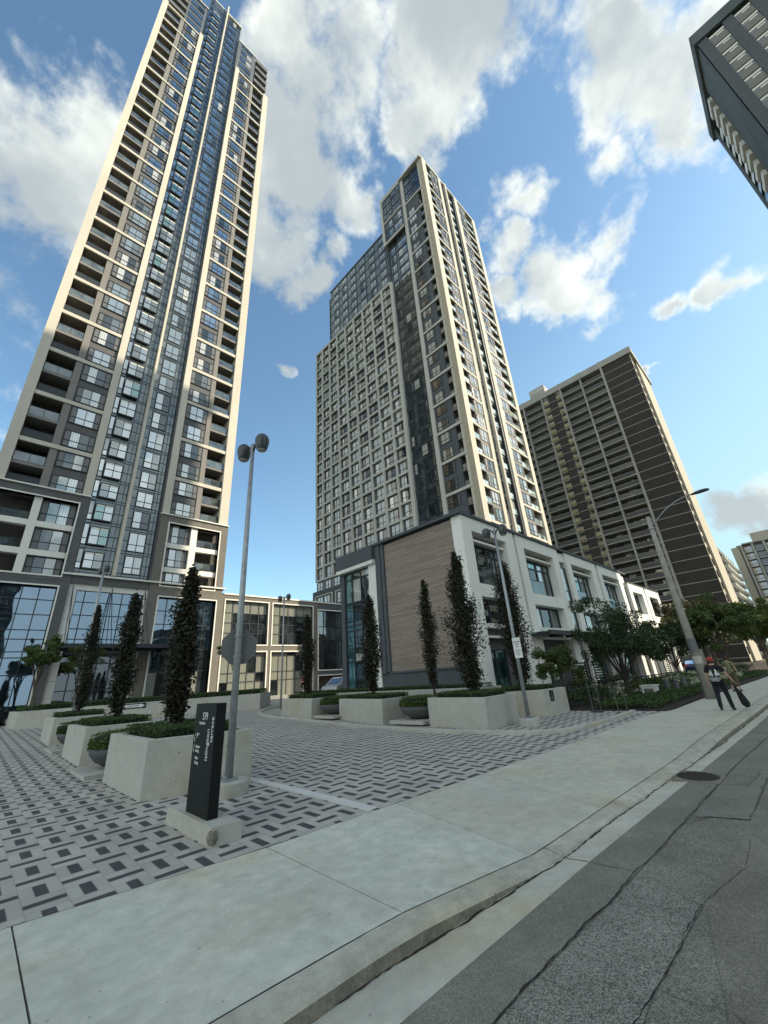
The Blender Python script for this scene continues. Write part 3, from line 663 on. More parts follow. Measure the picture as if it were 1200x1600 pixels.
    for a, b in ((26.3, 34.6), (35.3, 43.2), (43.5, 51.5)):
        c = MB(); c.box(a, b, 11.8, 13.02, 3.86, 3.92, 'g_teal'); c.box(a, b, 11.7, 11.8, 3.7, 3.98, 'frame')
        for k in range(4): c.box(a + (b - a - .1) * k / 3, a + (b - a - .1) * k / 3 + .1, 11.8, 13.02, 3.68, 3.85, 'frame')
        c.build('glass_canopy', root)
    # second, sunlit row
    r2 = thing('townhouse_block', (53, 13.2, 0), 'shorter pale row in sunlight beyond the first, partly behind the leafy tree', 'building', 'pale framed townhouse rows')
    c = Fac('y', 13.2, r2)
    mb = MB(); mb.box(52.6, 66.0, 13.9, 25, 0, 10.0, 'townw'); mb.build('core_wall', r2)
    bay(52.6, 58.8, 53.7, 57.7, 1, 5, 10.15, c, r2); bay(59.4, 66.0, 60.6, 64.8, 1, 6, 10.15, c, r2)
    mb = MB(); mb.box(52.5, 66.2, 13.0, 25, 10.16, 10.3, 'slate'); mb.build('roof_edge', r2)
MT['wood'] = None
def woodmat():
    m, t, b = principled('brown_slat_cladding')
    g = N(t, 'ShaderNodeNewGeometry'); sx = N(t, 'ShaderNodeSeparateXYZ'); t.links.new(g.outputs['Position'], sx.inputs[0])
    zz = M2(t, 'MULTIPLY', sx.outputs['Z'], 1 / 0.145); row = M2(t, 'FLOOR', zz); fr = M2(t, 'FRACT', zz)
    wn_ = N(t, 'ShaderNodeTexWhiteNoise'); wn_.noise_dimensions = '2D'
    yy = M2(t, 'FLOOR', M2(t, 'MULTIPLY_ADD', sx.outputs['Y'], 1 / 2.4, M2(t, 'MULTIPLY', row, .37)))
    cb = N(t, 'ShaderNodeCombineXYZ'); t.links.new(row, cb.inputs[0]); t.links.new(yy, cb.inputs[1]); t.links.new(cb.outputs[0], wn_.inputs['Vector'])
    nn = N(t, 'ShaderNodeTexNoise', inp={'Scale': 3.0, 'Detail': 5.0}); t.links.new(pos(t, (1, .5, 14)), nn.inputs['Vector'])
    k = M2(t, 'MULTIPLY_ADD', wn_.outputs['Value'], .26, .80); k = M2(t, 'MULTIPLY', k, M2(t, 'MULTIPLY_ADD', nn.outputs['Fac'], .35, .82))
    gap = M2(t, 'GREATER_THAN', fr, .12); k = M2(t, 'MULTIPLY', k, M2(t, 'MULTIPLY_ADD', gap, .72, .28))
    mc = N(t, 'ShaderNodeVectorMath', operation='SCALE'); mc.inputs[0].default_value = (.30, .245, .20); t.links.new(k, mc.inputs['Scale']); t.links.new(mc.outputs[0], b.inputs['Base Color'])
    bp = N(t, 'ShaderNodeBump', inp={'Strength': .8, 'Distance': .03}); t.links.new(gap, bp.inputs['Height']); t.links.new(bp.outputs[0], b.inputs['Normal']); b.inputs['Roughness'].default_value = .8
    return m
MT['wood'] = woodmat()
townhouse()

# ================================================================== OLD SLAB TOWER
def slab_tower():
    X0 = 113.0
    root = thing('apartment_slab', (X0, 10.4, 0), 'older dark brick slab tower with long balconies and a blank brick end, right of centre', 'tower')
    f = Fac('x', X0, root); g = Fac('y', 10.4, root)
    mb = MB(); mb.box(115.0, 132, 10.8, 62, 0, 81.6, 'deep'); mb.build('core_wall', root)
    mb = MB(); mb.box(112.6, 134.2, 9.7, 62.4, 81.7, 83.7, 'sconc'); mb.build('roof_fascia', root)
    mb = MB(); mb.box(113.0, 115.0, 10.4, 17.7, 0, 81.7, 'brick'); mb.build('brick_end_wall', root)
    f.part('brick_panel', 31.9, 34.4, -2, 0, 0, 81.7, 'brick')
    z = 81.7 - 2.7; zs = []
    while z > 0: zs.append(z); z -= 2.695
    for u in (17.7, 23.9, 30.05, 36.2, 42.5, 49, 55.5): f.part('fin', u, u + .38 if u != 17.7 else u + .55, -2, .35, 0, 83.95, 'sconc')
    for z in zs:
        l = MB(); f.bx(l, 10.42, 17.7, -.02, .035, z - .07, z + .07, 'sconc'); f.bx(l, 31.9, 34.4, -.02, .035, z - .07, z + .07, 'sconc'); l.build('floor_line', root)
    for u0, u1 in ((30.45, 31.88), (34.42, 36.18)):
        for z in zs + [0.2]:
            b = MB(); f.bx(b, u0, u1, -2, .22, z, z + 1.15, 'yel'); f.bx(b, u0, u1, -2, -.02, z + 2.2, z + 2.69, 'yel'); f.bx(b, u0 + .1, u1 - .5, -1.9, -.1, z + 1.15, z + 2.2, 'g_dark'); f.bx(b, u1 - .5, u1, -1.9, -.05, z + 1.15, z + 2.2, 'clut')
            b.build('window_panel', root)
    bal = []
    rr = random.Random(3)
    for u0, u1 in ((18.25, 23.9), (24.28, 30.05), (36.58, 42.5), (42.88, 49.0), (49.38, 55.5)):
        for z in zs:
            q = proj((X0, (u0 + u1) / 2, z)); bal.append(((q is not None and u0 < 43), u0, u1, z))
    bal.sort(key=lambda b: (not b[0], b[3]))
    rest = MB()
    for i, (vis, u0, u1, z) in enumerate(bal):
        mb = MB() if i < 99 else rest
        f.bx(mb, u0, u1, -2.0, .05, z - .26, z, 'sconc')
        f.bx(mb, u0, u1, -.06, -.02, z + .12, z + 1.0, 'dark' if i % 3 else 'spand'); f.bx(mb, u0, u1, -.08, .03, z + 1.0, z + 1.07, 'sconc')
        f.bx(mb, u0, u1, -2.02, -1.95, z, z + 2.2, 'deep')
        for k in range(4):
            a = u0 + .2 + rr.random() * (u1 - u0 - 1.2)
            f.bx(mb, a, a + rr.uniform(.2, .8), -1.2 - k * .02, -.5 + k * .03, z + .01, z + rr.uniform(.6, 1.6), 'clut')
        a = u0 + .4 + rr.random() * 1.5; f.bx(mb, a, a + 1.6, -1.93, -1.9, z + .1, z + 2.1, rr.choice(['g_mid', 'g_cur', 'g_dark']))
        if i < 99: mb.build('balcony', root)
    rest.build('balcony', root, kind='stuff')
    # sunlit narrow face
    g.part('pale_wall', 113.02, 116.0, -.6, .05, 0, 81.69, 'beige'); g.part('shadow_recess', 116.0, 118.4, -.6, -.4, 0, 81.69, 'black'); g.part('pale_wall', 118.4, 132.6, -.6, .35, 0, 81.69, 'beige')  # back of the notch coloured black for its shadow line
    for z in zs: g.win('window', 113.8, z + .6, 1.5, 1.5, lambda_small, .06, vr(3))
    g.flush(100)
    p = MB(); p.box(114, 125, 35, 40, 83.72, 87.6, 'sconc'); p.build('penthouse', root)
    p = MB()
    for k in range(9): p.box(113.94, 114.0, 35.4 + k * .5, 35.65 + k * .5, 85.9, 87.2, 'trim')
    p.build('louvre', root)
slab_tower()

# ================================================================== DARK TOWER, upper right
def dark_tower():
    root = thing('dark_tower', (63, -18.3, 0), 'dark brick tower seen from below, cut off by the top right corner', 'tower')
    f = Fac('x', 63.0, root); g = Fac('y', -18.0, root)
    mb = MB(); mb.box(63.4, 81, -84, -18.5, 0, 94.9, 'black'); mb.build('core_wall', root)
    mb = MB(); mb.box(62.6, 81.8, -84.5, -17.8, 94.95, 97.4, 'gconc'); mb.build('roof_fascia', root)
    g2 = MB(); g2.box(63.0, 71.3, -18.5, -18.2, 0, 94.95, 'gconc'); g2.box(79.2, 80.8, -18.5, -18.2, 0, 94.95, 'gconc'); g2.build('side_wall', root)
    sb = MB()
    for z in [94.9 - 2.75 * i for i in range(1, 34)]:
        sb = MB(); sb.box(71.3, 75.0, -18.5, -17.7, z - .2, z + .9, 'white'); sb.box(75.3, 79.2, -18.5, -18.25, z + 1.0, z + 2.2, 'g_mid'); sb.build('side_balcony', root)
    us = [-18.3]; u = -19.5
    zs = [94.3 - 2.75 * i for i in range(34)]
    c = MB(); k = 0
    xs = []
    y = -18.2
    while y > -83:
        xs.append((y - 1.25, y, 'col')); y -= 1.25; xs.append((y - 2.0, y, 'win')); y -= 2.0
    for i, (a, b, t) in enumerate(xs):
        if t == 'col': f.part('brick_pier', a, b, -.4, .05, 0, 94.9, 'slate')
    for z in zs: f.part('floor_line', -83.5, -18.22, -.1, .09, z - 2.75, z - 2.66, 'gpier')
    for a, b, t in xs:
        if t == 'win':
            for z in zs: f.win('window', a, z - 2.65, 2.0, 2.6, sp_dk, 0, 0)
    f.flush(100)
def sp_dk(f, mb, u, z, w, h, d, var):
    f.bx(mb, u + .01, u + w - .01, -.35, -.06, z, z + h * .62, 'gpier'); f.bx(mb, u + .01, u + w - .01, -.35, -.1, z + h * .62, z + h, 'g_dark')
    f.bx(mb, u + .05, u + w - .05, -.1, -.04, z + h * .80, z + h * .98, 'trim'); f.bx(mb, u + w * .15, u + w * .6, -.1, -.03, z + h * .6, z + h * .72, 'trim')
dark_tower()
def opposite_block():
    root = thing('brick_block', (-12, -42, 0), 'brick apartment block on the other side of the street', 'building')
    mb = MB(); mb.box(-34, 3.6, -60, -42, 0, 62, 'brick'); mb.build('brick_wall', root)
    for k in range(20):
        z = 1.2 + 3.0 * k; w = MB()
        for i in range(9): w.box(-32.6 + i * 4.1, -30.2 + i * 4.1, -42.02, -41.9, z, z + 1.5, 'g_mid'); w.box(-32.8 + i * 4.1, -30.0 + i * 4.1, -42.0, -41.6, z - .9, z - .75, 'sconc')
        w.build('window_row', root)
opposite_block()

# ================================================================== FAR BUILDINGS
def far_blocks():
    r1 = thing('distant_apartment_block', (158, 12, 0), 'beige block with rows of small white awnings, just right of the brick slab', 'building', 'distant blocks at the end of the street')
    f = Fac('y', 12.0, r1)
    mb = MB(); mb.box(158, 200, 12.2, 30, 0, 33.4, 'greige'); mb.build('core_wall', r1)
    for z in [1 + 2.8 * i for i in range(11)]:
        for x in [159 + 4.1 * i for i in range(10)]: f.win('balcony_window', x, z, 2.6, 2.2, sp_far, 0, 0)
    f.flush(100)
    mb = MB(); mb.box(160, 162, 14, 16, 33.4, 37, 'gpier'); mb.build('roof_vent', r1)
    r2 = thing('distant_apartment_block', (205, 10, 0), 'grey block with tall pale piers and a flat penthouse, at the right edge', 'building', 'distant blocks at the end of the street')
    g = Fac('x', 205.0, r2)
    mb = MB(); mb.box(205.5, 230, -30, 9.9, 0, 40.6, 'greige'); mb.build('core_wall', r2)
    mb = MB(); mb.box(204.9, 231, 9.2, 11.6, 0, 40.0, 'beige'); mb.build('side_wall', r2)
    mb = MB(); mb.box(206, 228, -28, 4.6, 40.6, 44.5, 'beige'); mb.box(204.4, 230, -30.2, 8, 40.6, 41.0, 'sconc'); mb.build('penthouse', r2)
    y = 8.6; i = 0
    while y > -28:
        g.part('pier', y - .5, y + .2, -.5, .5, 0, 40.5, 'sconc')
        for z in [1 + 2.8 * j for j in range(14)]: g.win('balcony_window', y - 3.0, z, 2.3, 2.1, sp_far2, 0, i % 2)
        y -= 3.4; i += 1
    g.flush(100)
def sp_far(f, mb, u, z, w, h, d, var):
    f.bx(mb, u, u + w, -.1, .1, z, z + h, 'g_dark'); f.bx(mb, u - .3, u + w * .55, 0, 1.0, z - .2, z + .8, 'trim')
def sp_far2(f, mb, u, z, w, h, d, var):
    f.bx(mb, u, u + w, -.4, -.1, z, z + h, 'g_dark' if var else 'g_mid'); f.bx(mb, u, u + w, -.3, .25, z - .25, z + .05, 'sconc'); f.bx(mb, u, u + w, .1, .15, z + .8, z + .95, 'sconc')
far_blocks()

# ================================================================== GROUND
def gz(y): return max(0.0, y - 14) * .02
def pavers():
    m, t, b = principled('two_tone_pavers')
    g = N(t, 'ShaderNodeNewGeometry'); sx = N(t, 'ShaderNodeSeparateXYZ'); t.links.new(g.outputs['Position'], sx.inputs[0])
    X, Y = sx.outputs['X'], sx.outputs['Y']; PXs, PYs = .3365, .3700
    u = M2(t, 'MULTIPLY_ADD', X, 1 / PXs, .5 - .98 / PXs + 40); v = M2(t, 'MULTIPLY_ADD', Y, 1 / PYs, .5 - 6.25 / PYs + 40)
    iu, iv = M2(t, 'FLOOR', u), M2(t, 'FLOOR', v); fu = M2(t, 'SUBTRACT', M2(t, 'FRACT', u), .5); fv = M2(t, 'SUBTRACT', M2(t, 'FRACT', v), .5)
    par = M2(t, 'MODULO', M2(t, 'ADD', iu, iv), 2.0)   # 0: upright block, 1: lying block
    ax = M2(t, 'ABSOLUTE', M2(t, 'MULTIPLY', fu, PXs)); ay = M2(t, 'ABSOLUTE', M2(t, 'MULTIPLY', fv, PYs))
    def inbox(hx, hy): return M2(t, 'MULTIPLY', M2(t, 'LESS_THAN', ax, hx), M2(t, 'LESS_THAN', ay, hy))
    up_, ly = inbox(.052, .163), inbox(.163, .048)
    dark = M2(t, 'ADD', M2(t, 'MULTIPLY', up_, M2(t, 'SUBTRACT', 1.0, par)), M2(t, 'MULTIPLY', ly, par), clamp=True)
    # joints: outlines of blocks
    def edge(hx, hy, w=.004):
        return M2(t, 'SUBTRACT', inbox(hx + w, hy + w), inbox(hx - w, hy - w))
    e = M2(t, 'ADD', M2(t, 'MULTIPLY', edge(.054, .165), M2(t, 'SUBTRACT', 1.0, par)), M2(t, 'MULTIPLY', edge(.165, .050), par), clamp=True)
    e2 = M2(t, 'GREATER_THAN', M2(t, 'MAXIMUM', M2(t, 'SUBTRACT', ax, PXs / 2 - .004), M2(t, 'SUBTRACT', ay, PYs / 2 - .004)), 0.0)
    e = M2(t, 'MAXIMUM', e, M2(t, 'MULTIPLY', e2, .6))
    wn_ = N(t, 'ShaderNodeTexWhiteNoise'); wn_.noise_dimensions = '2D'; cb = N(t, 'ShaderNodeCombineXYZ'); t.links.new(M2(t, 'ADD', iu, M2(t, 'MULTIPLY', M2(t, 'GREATER_THAN', fu, 0), .5)), cb.inputs[0]); t.links.new(iv, cb.inputs[1]); t.links.new(cb.outputs[0], wn_.inputs['Vector'])
    n1 = N(t, 'ShaderNodeTexNoise', inp={'Scale': .8, 'Detail': 6.0}); t.links.new(g.outputs['Position'], n1.inputs['Vector'])
    n2 = N(t, 'ShaderNodeTexNoise', inp={'Scale': 90.0, 'Detail': 2.0}); t.links.new(g.outputs['Position'], n2.inputs['Vector'])
    k = M2(t, 'MULTIPLY', M2(t, 'MULTIPLY_ADD', wn_.outputs['Value'], .22, .89), M2(t, 'MULTIPLY_ADD', n1.outputs['Fac'], .6, .70)); k = M2(t, 'MULTIPLY', k, M2(t, 'MULTIPLY_ADD', n2.outputs['Fac'], .3, .85))
    k = M2(t, 'MULTIPLY', k, M2(t, 'MULTIPLY_ADD', e, -.45, 1.0))
    mi = N(t, 'ShaderNodeMix', data_type='RGBA'); mi.inputs[6].default_value = (.43, .405, .355, 1); mi.inputs[7].default_value = (.058, .058, .058, 1); t.links.new(dark, mi.inputs[0])
    mc = N(t, 'ShaderNodeVectorMath', operation='SCALE'); t.links.new(mi.outputs[2], mc.inputs[0]); t.links.new(k, mc.inputs['Scale']); t.links.new(mc.outputs[0], b.inputs['Base Color'])
    b.inputs['Roughness'].default_value = .85
    bp = N(t, 'ShaderNodeBump', inp={'Strength': .5, 'Distance': .004}); t.links.new(M2(t, 'SUBTRACT', M2(t, 'MULTIPLY', n2.outputs['Fac'], .4), e), bp.inputs['Height']); t.links.new(bp.outputs[0], b.inputs['Normal'])
    return m
MT['pav'] = pavers()
def asphalt(name, c, s=230, agg=.5, big=.25):
    m, t, b = principled(name); p = pos(t)
    n1 = N(t, 'ShaderNodeTexNoise', inp={'Scale': s, 'Detail': 3.0, 'Roughness': .8}); t.links.new(p, n1.inputs['Vector'])
    v = N(t, 'ShaderNodeTexVoronoi', inp={'Scale': s * 1.1}); t.links.new(p, v.inputs['Vector'])
    n2 = N(t, 'ShaderNodeTexNoise', inp={'Scale': 1.4, 'Detail': 8.0, 'Roughness': .65}); t.links.new(p, n2.inputs['Vector'])
    n3 = N(t, 'ShaderNodeTexNoise', inp={'Scale': 14, 'Detail': 4.0, 'Roughness': .65}); t.links.new(p, n3.inputs['Vector'])
    sxx = N(t, 'ShaderNodeSeparateXYZ'); t.links.new(v.outputs['Color'], sxx.inputs[0])
    k = M2(t, 'MULTIPLY', M2(t, 'MULTIPLY_ADD', n1.outputs['Fac'], agg * 2, 1 - agg), M2(t, 'MULTIPLY_ADD', sxx.outputs[0], agg, 1 - agg / 2))
    k = M2(t, 'MULTIPLY', k, M2(t, 'MULTIPLY_ADD', n2.outputs['Fac'], big * 4, 1 - big * 2)); k = M2(t, 'MULTIPLY', k, M2(t, 'MULTIPLY_ADD', n3.outputs['Fac'], .5, .75))
    mc = N(t, 'ShaderNodeVectorMath', operation='SCALE'); mc.inputs[0].default_value = c; t.links.new(k, mc.inputs['Scale']); t.links.new(mc.outputs[0], b.inputs['Base Color'])
    b.inputs['Roughness'].default_value = .92; b.inputs['Specular IOR Level'].default_value = .25
    bp = N(t, 'ShaderNodeBump', inp={'Strength': .7, 'Distance': .006}); t.links.new(M2(t, 'ADD', n1.outputs['Fac'], M2(t, 'MULTIPLY', v.outputs['Distance'], .8)), bp.inputs['Height']); t.links.new(bp.outputs[0], b.inputs['Normal'])
    return m
MT['asph'] = asphalt('worn_asphalt', (.215, .207, .170), 120, 1.0, .26)
MT['asph2'] = asphalt('strip_asphalt', (.225, .218, .182), 170, .75, .2)
MT['asph3'] = asphalt('coarse_asphalt', (.225, .222, .186), 105, 1.25, .22)
MT['asph4'] = asphalt('brownish_asphalt_patch', (.210, .198, .160), 150, .8, .3)
MT['tar'] = mat('crack_tar', (.022, .022, .022), .9, ns=20, amt=.5)
MT['walk'] = mat('broom_finished_concrete', (.54, .525, .44), .9, ns=1.1, amt=.18, bump=.6, bs=110, fine=.14, col2=(.46, .45, .385))
MT['walk2'] = mat('older_concrete', (.47, .45, .37), .9, ns=1.4, amt=.16, bump=.4, bs=90, fine=.12, col2=(.41, .39, .325))
MT['kerb'] = mat('kerb_concrete', (.48, .455, .375), .9, ns=2.2, amt=.25, bump=.5, bs=60, fine=.12, col2=(.34, .315, .26))
MT['kface'] = mat('dark_kerb_face', (.20, .185, .145), .95, ns=5, amt=.4, bump=.7, bs=40, fine=.2)  # front of the kerb, coloured darker than its top
def worn(name, c, broom=True, stain=.5, pits=1.0):
    m, t, b = principled(name); p = pos(t)
    def nz(sc, det, vec=p, rg=.65):
        n = N(t, 'ShaderNodeTexNoise', inp={'Scale': sc, 'Detail': det, 'Roughness': rg}); t.links.new(vec, n.inputs['Vector']); return n.outputs['Fac']
    def rng_(v, a, b_, lo, hi):
        r = N(t, 'ShaderNodeMapRange', inp={1: a, 2: b_, 3: lo, 4: hi}); t.links.new(v, r.inputs[0]); return r.outputs[0]
    big = rng_(nz(.9, 9, rg=.72), .33, .67, 1 - .13 * stain, 1 + .09 * stain)
    mid = rng_(nz(5.5, 7), .3, .7, 1 - .16 * stain, 1 + .12 * stain)
    fine = rng_(nz(150, 3), .25, .75, .74, 1.24)
    br = rng_(nz(1.0, 4, pos(t, (9, 130, 1)), .7), .3, .7, .93, 1.06)
    k = M2(t, 'MULTIPLY', M2(t, 'MULTIPLY', big, mid), M2(t, 'MULTIPLY', fine, br if broom else 1.0))
    blot = rng_(nz(2.3, 6, pos(t, (1, 1.7, 1))), .60, .70, 1.0, 1 - .13 * stain)
    v = N(t, 'ShaderNodeTexVoronoi', inp={'Scale': 7.0, 'Randomness': 1.0}); t.links.new(p, v.inputs['Vector'])
    spot = rng_(v.outputs['Distance'], .045, .075, 1 - .45 * pits, 1.0)
    v2 = N(t, 'ShaderNodeTexVoronoi', inp={'Scale': 1.6}); t.links.new(p, v2.inputs['Vector']); gum = rng_(v2.outputs['Distance'], .028, .036, 1 - .30 * pits, 1.0)
    k = M2(t, 'MULTIPLY', M2(t, 'MULTIPLY', k, blot), M2(t, 'MULTIPLY', spot, gum))
    mi = N(t, 'ShaderNodeMix', data_type='RGBA'); mi.inputs[6].default_value = (*c, 1); mi.inputs[7].default_value = (c[0] * .95, c[1] * .88, c[2] * .74, 1); t.links.new(rng_(nz(.6, 5), .5, .72, 0, 1), mi.inputs[0])
    mc = N(t, 'ShaderNodeVectorMath', operation='SCALE'); t.links.new(mi.outputs[2], mc.inputs[0]); t.links.new(k, mc.inputs['Scale']); t.links.new(mc.outputs[0], b.inputs['Base Color'])
    b.inputs['Roughness'].default_value = .92; b.inputs['Specular IOR Level'].default_value = .3
    bp = N(t, 'ShaderNodeBump', inp={'Strength': .55, 'Distance': .006}); t.links.new(M2(t, 'ADD', k, M2(t, 'MULTIPLY', fine, .6)), bp.inputs['Height']); t.links.new(bp.outputs[0], b.inputs['Normal'])
    return m
MT['walk'] = worn('broom_finished_concrete', (.60, .60, .52), True, 1.0)
MT['walk2'] = worn('older_concrete', (.55, .535, .45), True, .9)
MT['kerb'] = worn('kerb_concrete', (.50, .48, .40), False, 1.5, 1.2)
MT['conc'] = worn('cast_concrete', (.46, .455, .405), False, .55, .35)
MT['grass'] = mat('far_ground', (.07, .085, .04), 1.0, ns=.2, amt=.3, bump=.5, bs=3)
def poly_y(pts):
    def f(x):
        if x <= pts[0][0]: a, b = pts[0], pts[1]
        elif x >= pts[-1][0]: a, b = pts[-2], pts[-1]
        else:
            for a, b in zip(pts, pts[1:]):
                if a[0] <= x <= b[0]: break
        t = (x - a[0]) / (b[0] - a[0]); return a[1] + t * (b[1] - a[1])
    return f
YJ = poly_y([(-10, 3.25), (1.41, 3.10), (2.73, 3.03), (4.7, 2.80), (7, 2.74), (13.9, 2.53), (24.3, 2.25), (60, 1.2)])
YK = poly_y([(-10, 3.05), (2.5, 2.84), (4.8, 2.62), (6.4, 2.58), (8.8, 2.46), (12.4, 2.27), (20.8, 2.01), (60, .9)])
YG = poly_y([(-10, 2.6), (2.3, 2.38), (4.93, 2.31), (8.65, 2.15), (14.9, 1.89), (60, .45)])
YI = poly_y([(-10, 6.4), (.65, 5.56), (2.96, 5.27), (4.93, 5.18), (7.35, 5.06), (11.0, 4.9), (17.4, 4.80), (18.6, 4.42), (24.1, 4.3), (40, 3.5), (60, 2.9)])
def ZJ(x):
    if x < 3.0 or x > 12.6: return 0.0
    if x < 4.8: return -.075 * (x - 3.0) / 1.8
    if x < 10.2: return -.075
    return -.075 * (12.6 - x) / 2.4
def setting():
    mb = MB(); mb.face([(-900, -900, -.16), (900, -900, -.16), (900, 900, -.16), (-900, 900, -.16)], 'grass'); mb.build('ground', kind='structure')
    xs = [-40] + [-10 + i * .35 for i in range(0, 115)] + [32, 40, 60, 100, 200, 330]
    rd = MB()
    for a, b in zip(xs, xs[1:]): rd.face([(a, -11, -.10), (b, -11 - (b > 60) * 0, -.10), (b, YG(b), -.104), (a, YG(a), -.104)], 'asph')
    rd.build('road', kind='structure')
    gt = MB(); kb = MB()
    for a, b in zip(xs, xs[1:]):
        gt.face([(a, YG(a), -.100), (b, YG(b), -.100), (b, YK(b) - .02, -.125), (a, YK(a) - .02, -.125)], 'walk2')
        def prof(x):
            z = ZJ(x) * 1.28; yk, yj = YK(x), YJ(x); w = yj - yk
            return [(x, yk - .03, -.13), (x, yk - .02, z - .045), (x, yk + .0, z - .018), (x, yk + .03, z - .003), (x, yj - .008, ZJ(x)), (x, yj - .008, -.13)]
        A, B = prof(a), prof(b)
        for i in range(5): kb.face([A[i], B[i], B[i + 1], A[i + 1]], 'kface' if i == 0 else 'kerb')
    gt.build('gutter', kind='structure'); kb.build('kerb', kind='structure')
    j = MB()
    for x in (1.0, 4.93, 9.9, 14.0, 18.0, 22.0): j.face([(x, YG(x) + .01, -.0985), (x + .012, YG(x) + .01, -.0985), (x + .012, YK(x) - .03, -.121), (x, YK(x) - .03, -.121)], 'tar'); j.face([(x, YK(x) + .03, ZJ(x) * 1.28), (x + .01, YK(x) + .03, ZJ(x) * 1.28), (x + .01, YJ(x) - .01, ZJ(x) + .003), (x, YJ(x) - .01, ZJ(x) + .003)], 'tar')
    j.build('kerb_joint', kind='structure')
    # sidewalk slabs
    sw = MB(); base = MB()
    divs = [(-12.2, -12.2), (-9.9, -9.9), (-7.7, -7.7), (-5.5, -5.5), (-3.6, -3.6), (-1.45, -1.5), (.72, .70), (2.96, 2.93), (5.05, 4.68), (7.25, 6.62), (9.4, 8.8), (11.55, 11.2), (13.6, 13.4), (15.7, 15.6), (17.8, 17.8)] + [(17.8 + 2.1 * i,) * 2 for i in range(1, 30)] + [(100, 100), (200, 200), (330, 330)]
    for k, ((i0, j0), (i1, j1)) in enumerate(zip(divs, divs[1:])):
        g = .007; n = 4; m = 'walk' if 4 <= k <= 7 else 'walk2'
        for q in range(n):
            a0, a1 = i0 + (i1 - i0) * q / n, i0 + (i1 - i0) * (q + 1) / n; b0, b1 = j0 + (j1 - j0) * q / n, j0 + (j1 - j0) * (q + 1) / n
            if q == 0: a0 += g; b0 += g
            if q == n - 1: a1 -= g; b1 -= g
            T = [(b0, YJ(b0) + .006, ZJ(b0)), (b1, YJ(b1) + .006, ZJ(b1)), (a1, YI(a1) - .006, 0), (a0, YI(a0) - .006, 0)]
            M_ = [((T[0][0] + T[3][0]) / 2, (T[0][1] + T[3][1]) / 2, min(0, T[0][2] * .35)), ((T[1][0] + T[2][0]) / 2, (T[1][1] + T[2][1]) / 2, min(0, T[1][2] * .35))]
            sw.face([T[0], T[1], M_[1], M_[0]], m); sw.face([M_[0], M_[1], T[2], T[3]], m)
            if q == 0:
                lo = lambda p: (p[0], p[1], -.1)
                sw.face([T[0], M_[0], T[3], lo(T[3]), lo(M_[0]), lo(T[0])], m)
    sw.build('pavement', kind='structure')
    for a, b in zip(xs, xs[1:]): base.face([(a, YJ(a) - .01, -.1), (b, YJ(b) - .01, -.1), (b, YI(b) + .02, -.03), (a, YI(a) + .02, -.03)], 'tar')
    base.build('pavement_bed', kind='structure')
    # plaza
    pz = MB(); px = [-60, -30, -10] + [-10 + i * .9 for i in range(1, 32)] + [18.3]
    px = sorted(set(round(p, 3) for p in px if p <= 18.3))
    for a, b in zip(px, px[1:]):
        ys = [None, 14, 60]
        pz.face([(a, YI(a) + .004, 0), (b, YI(b) + .004, 0), (b, 14, 0), (a, 14, 0)], 'pav'); pz.face([(a, 14, 0), (b, 14, 0), (b, 60, gz(60)), (a, 60, gz(60))], 'pav')
    pz.face([(18.3, 14, 0), (60, 14, 0), (60, 60, gz(60)), (18.3, 60, gz(60))], 'pav'); pz.build('paved_forecourt', kind='structure')
    # flush strip and raised kerb beside the drive
    st = MB(); st.box(4.55, 4.74, 5.25, 13.9, -.05, .010, 'wstone'); st.build('flush_kerb_strip', kind='structure')
    kp = [(17.7, 5.35), (13.5, 5.45), (12.3, 5.9), (11.75, 6.8), (11.45, 8.2), (11.3, 10), (11.5, 13), (11.8, 16), (12.1, 19), (12.3, 22), (12.8, 24.3), (13.9, 26.4), (15.6, 28.2), (18, 29.6), (22, 31)]
    rk = MB(); P_ = [Vector((x, y)) for x, y in kp]
    sm = []
    for i in range(len(P_) - 1):
        p0, p1, p2, p3 = P_[max(i - 1, 0)], P_[i], P_[i + 1], P_[min(i + 2, len(P_) - 1)]
        for q in range(5):
            t = q / 5; sm.append(.5 * ((2 * p1) + (p2 - p0) * t + (2 * p0 - 5 * p1 + 4 * p2 - p3) * t * t + (3 * p1 - p0 - 3 * p2 + p3) * t ** 3))
    sm.append(P_[-1]); pr = []
    for i, p in enumerate(sm):
        t = (sm[min(i + 1, len(sm) - 1)] - sm[max(i - 1, 0)]).normalized(); n = Vector((t.y, -t.x)); zz = gz(p.y); q = p + n * .16
        pr.append([(p.x, p.y, zz - .05), (p.x, p.y, zz + .085), (p.x + n.x * .02, p.y + n.y * .02, zz + .10), (q.x, q.y, zz + .10), (q.x, q.y, zz - .05)])
    for A, B in zip(pr, pr[1:]):
        for i in range(4): rk.face([A[i], B[i], B[i + 1], A[i + 1]], 'conc')
    rk.build('drive_kerb', kind='structure')
    # planting bed
    bd = MB(); rg = [(18.32, 4.5), (24, 4.38), (40, 3.58), (60, 3.0), (110, 1.8), (110, 13), (60, 13.1), (18.32, 13.1)]
    bd.prism(rg, -.1, .03, 'soil'); bd.build('planting_bed_soil', kind='structure')
    # asphalt patches and cracks
    def patch(name, pts, m, z=-.0995):
        q = MB(); q.face([(x, y, z) for x, y in pts], m); q.build(name, kind='structure')
    main = [(-4, 2.05), (0, 2.0), (2.58, 1.97), (2.91, 1.975), (3.2, 1.955), (3.54, 1.935), (3.89, 1.93), (4.13, 1.905), (4.54, 1.89), (4.85, 1.88), (5.23, 1.865), (5.89, 1.85), (6.78, 1.80), (7.73, 1.79), (8.56, 1.76), (9.99, 1.73), (13.4, 1.53), (20, 1.25)]
    YM = poly_y(main)
    px = [-6 + .25 * i for i in range(100)]
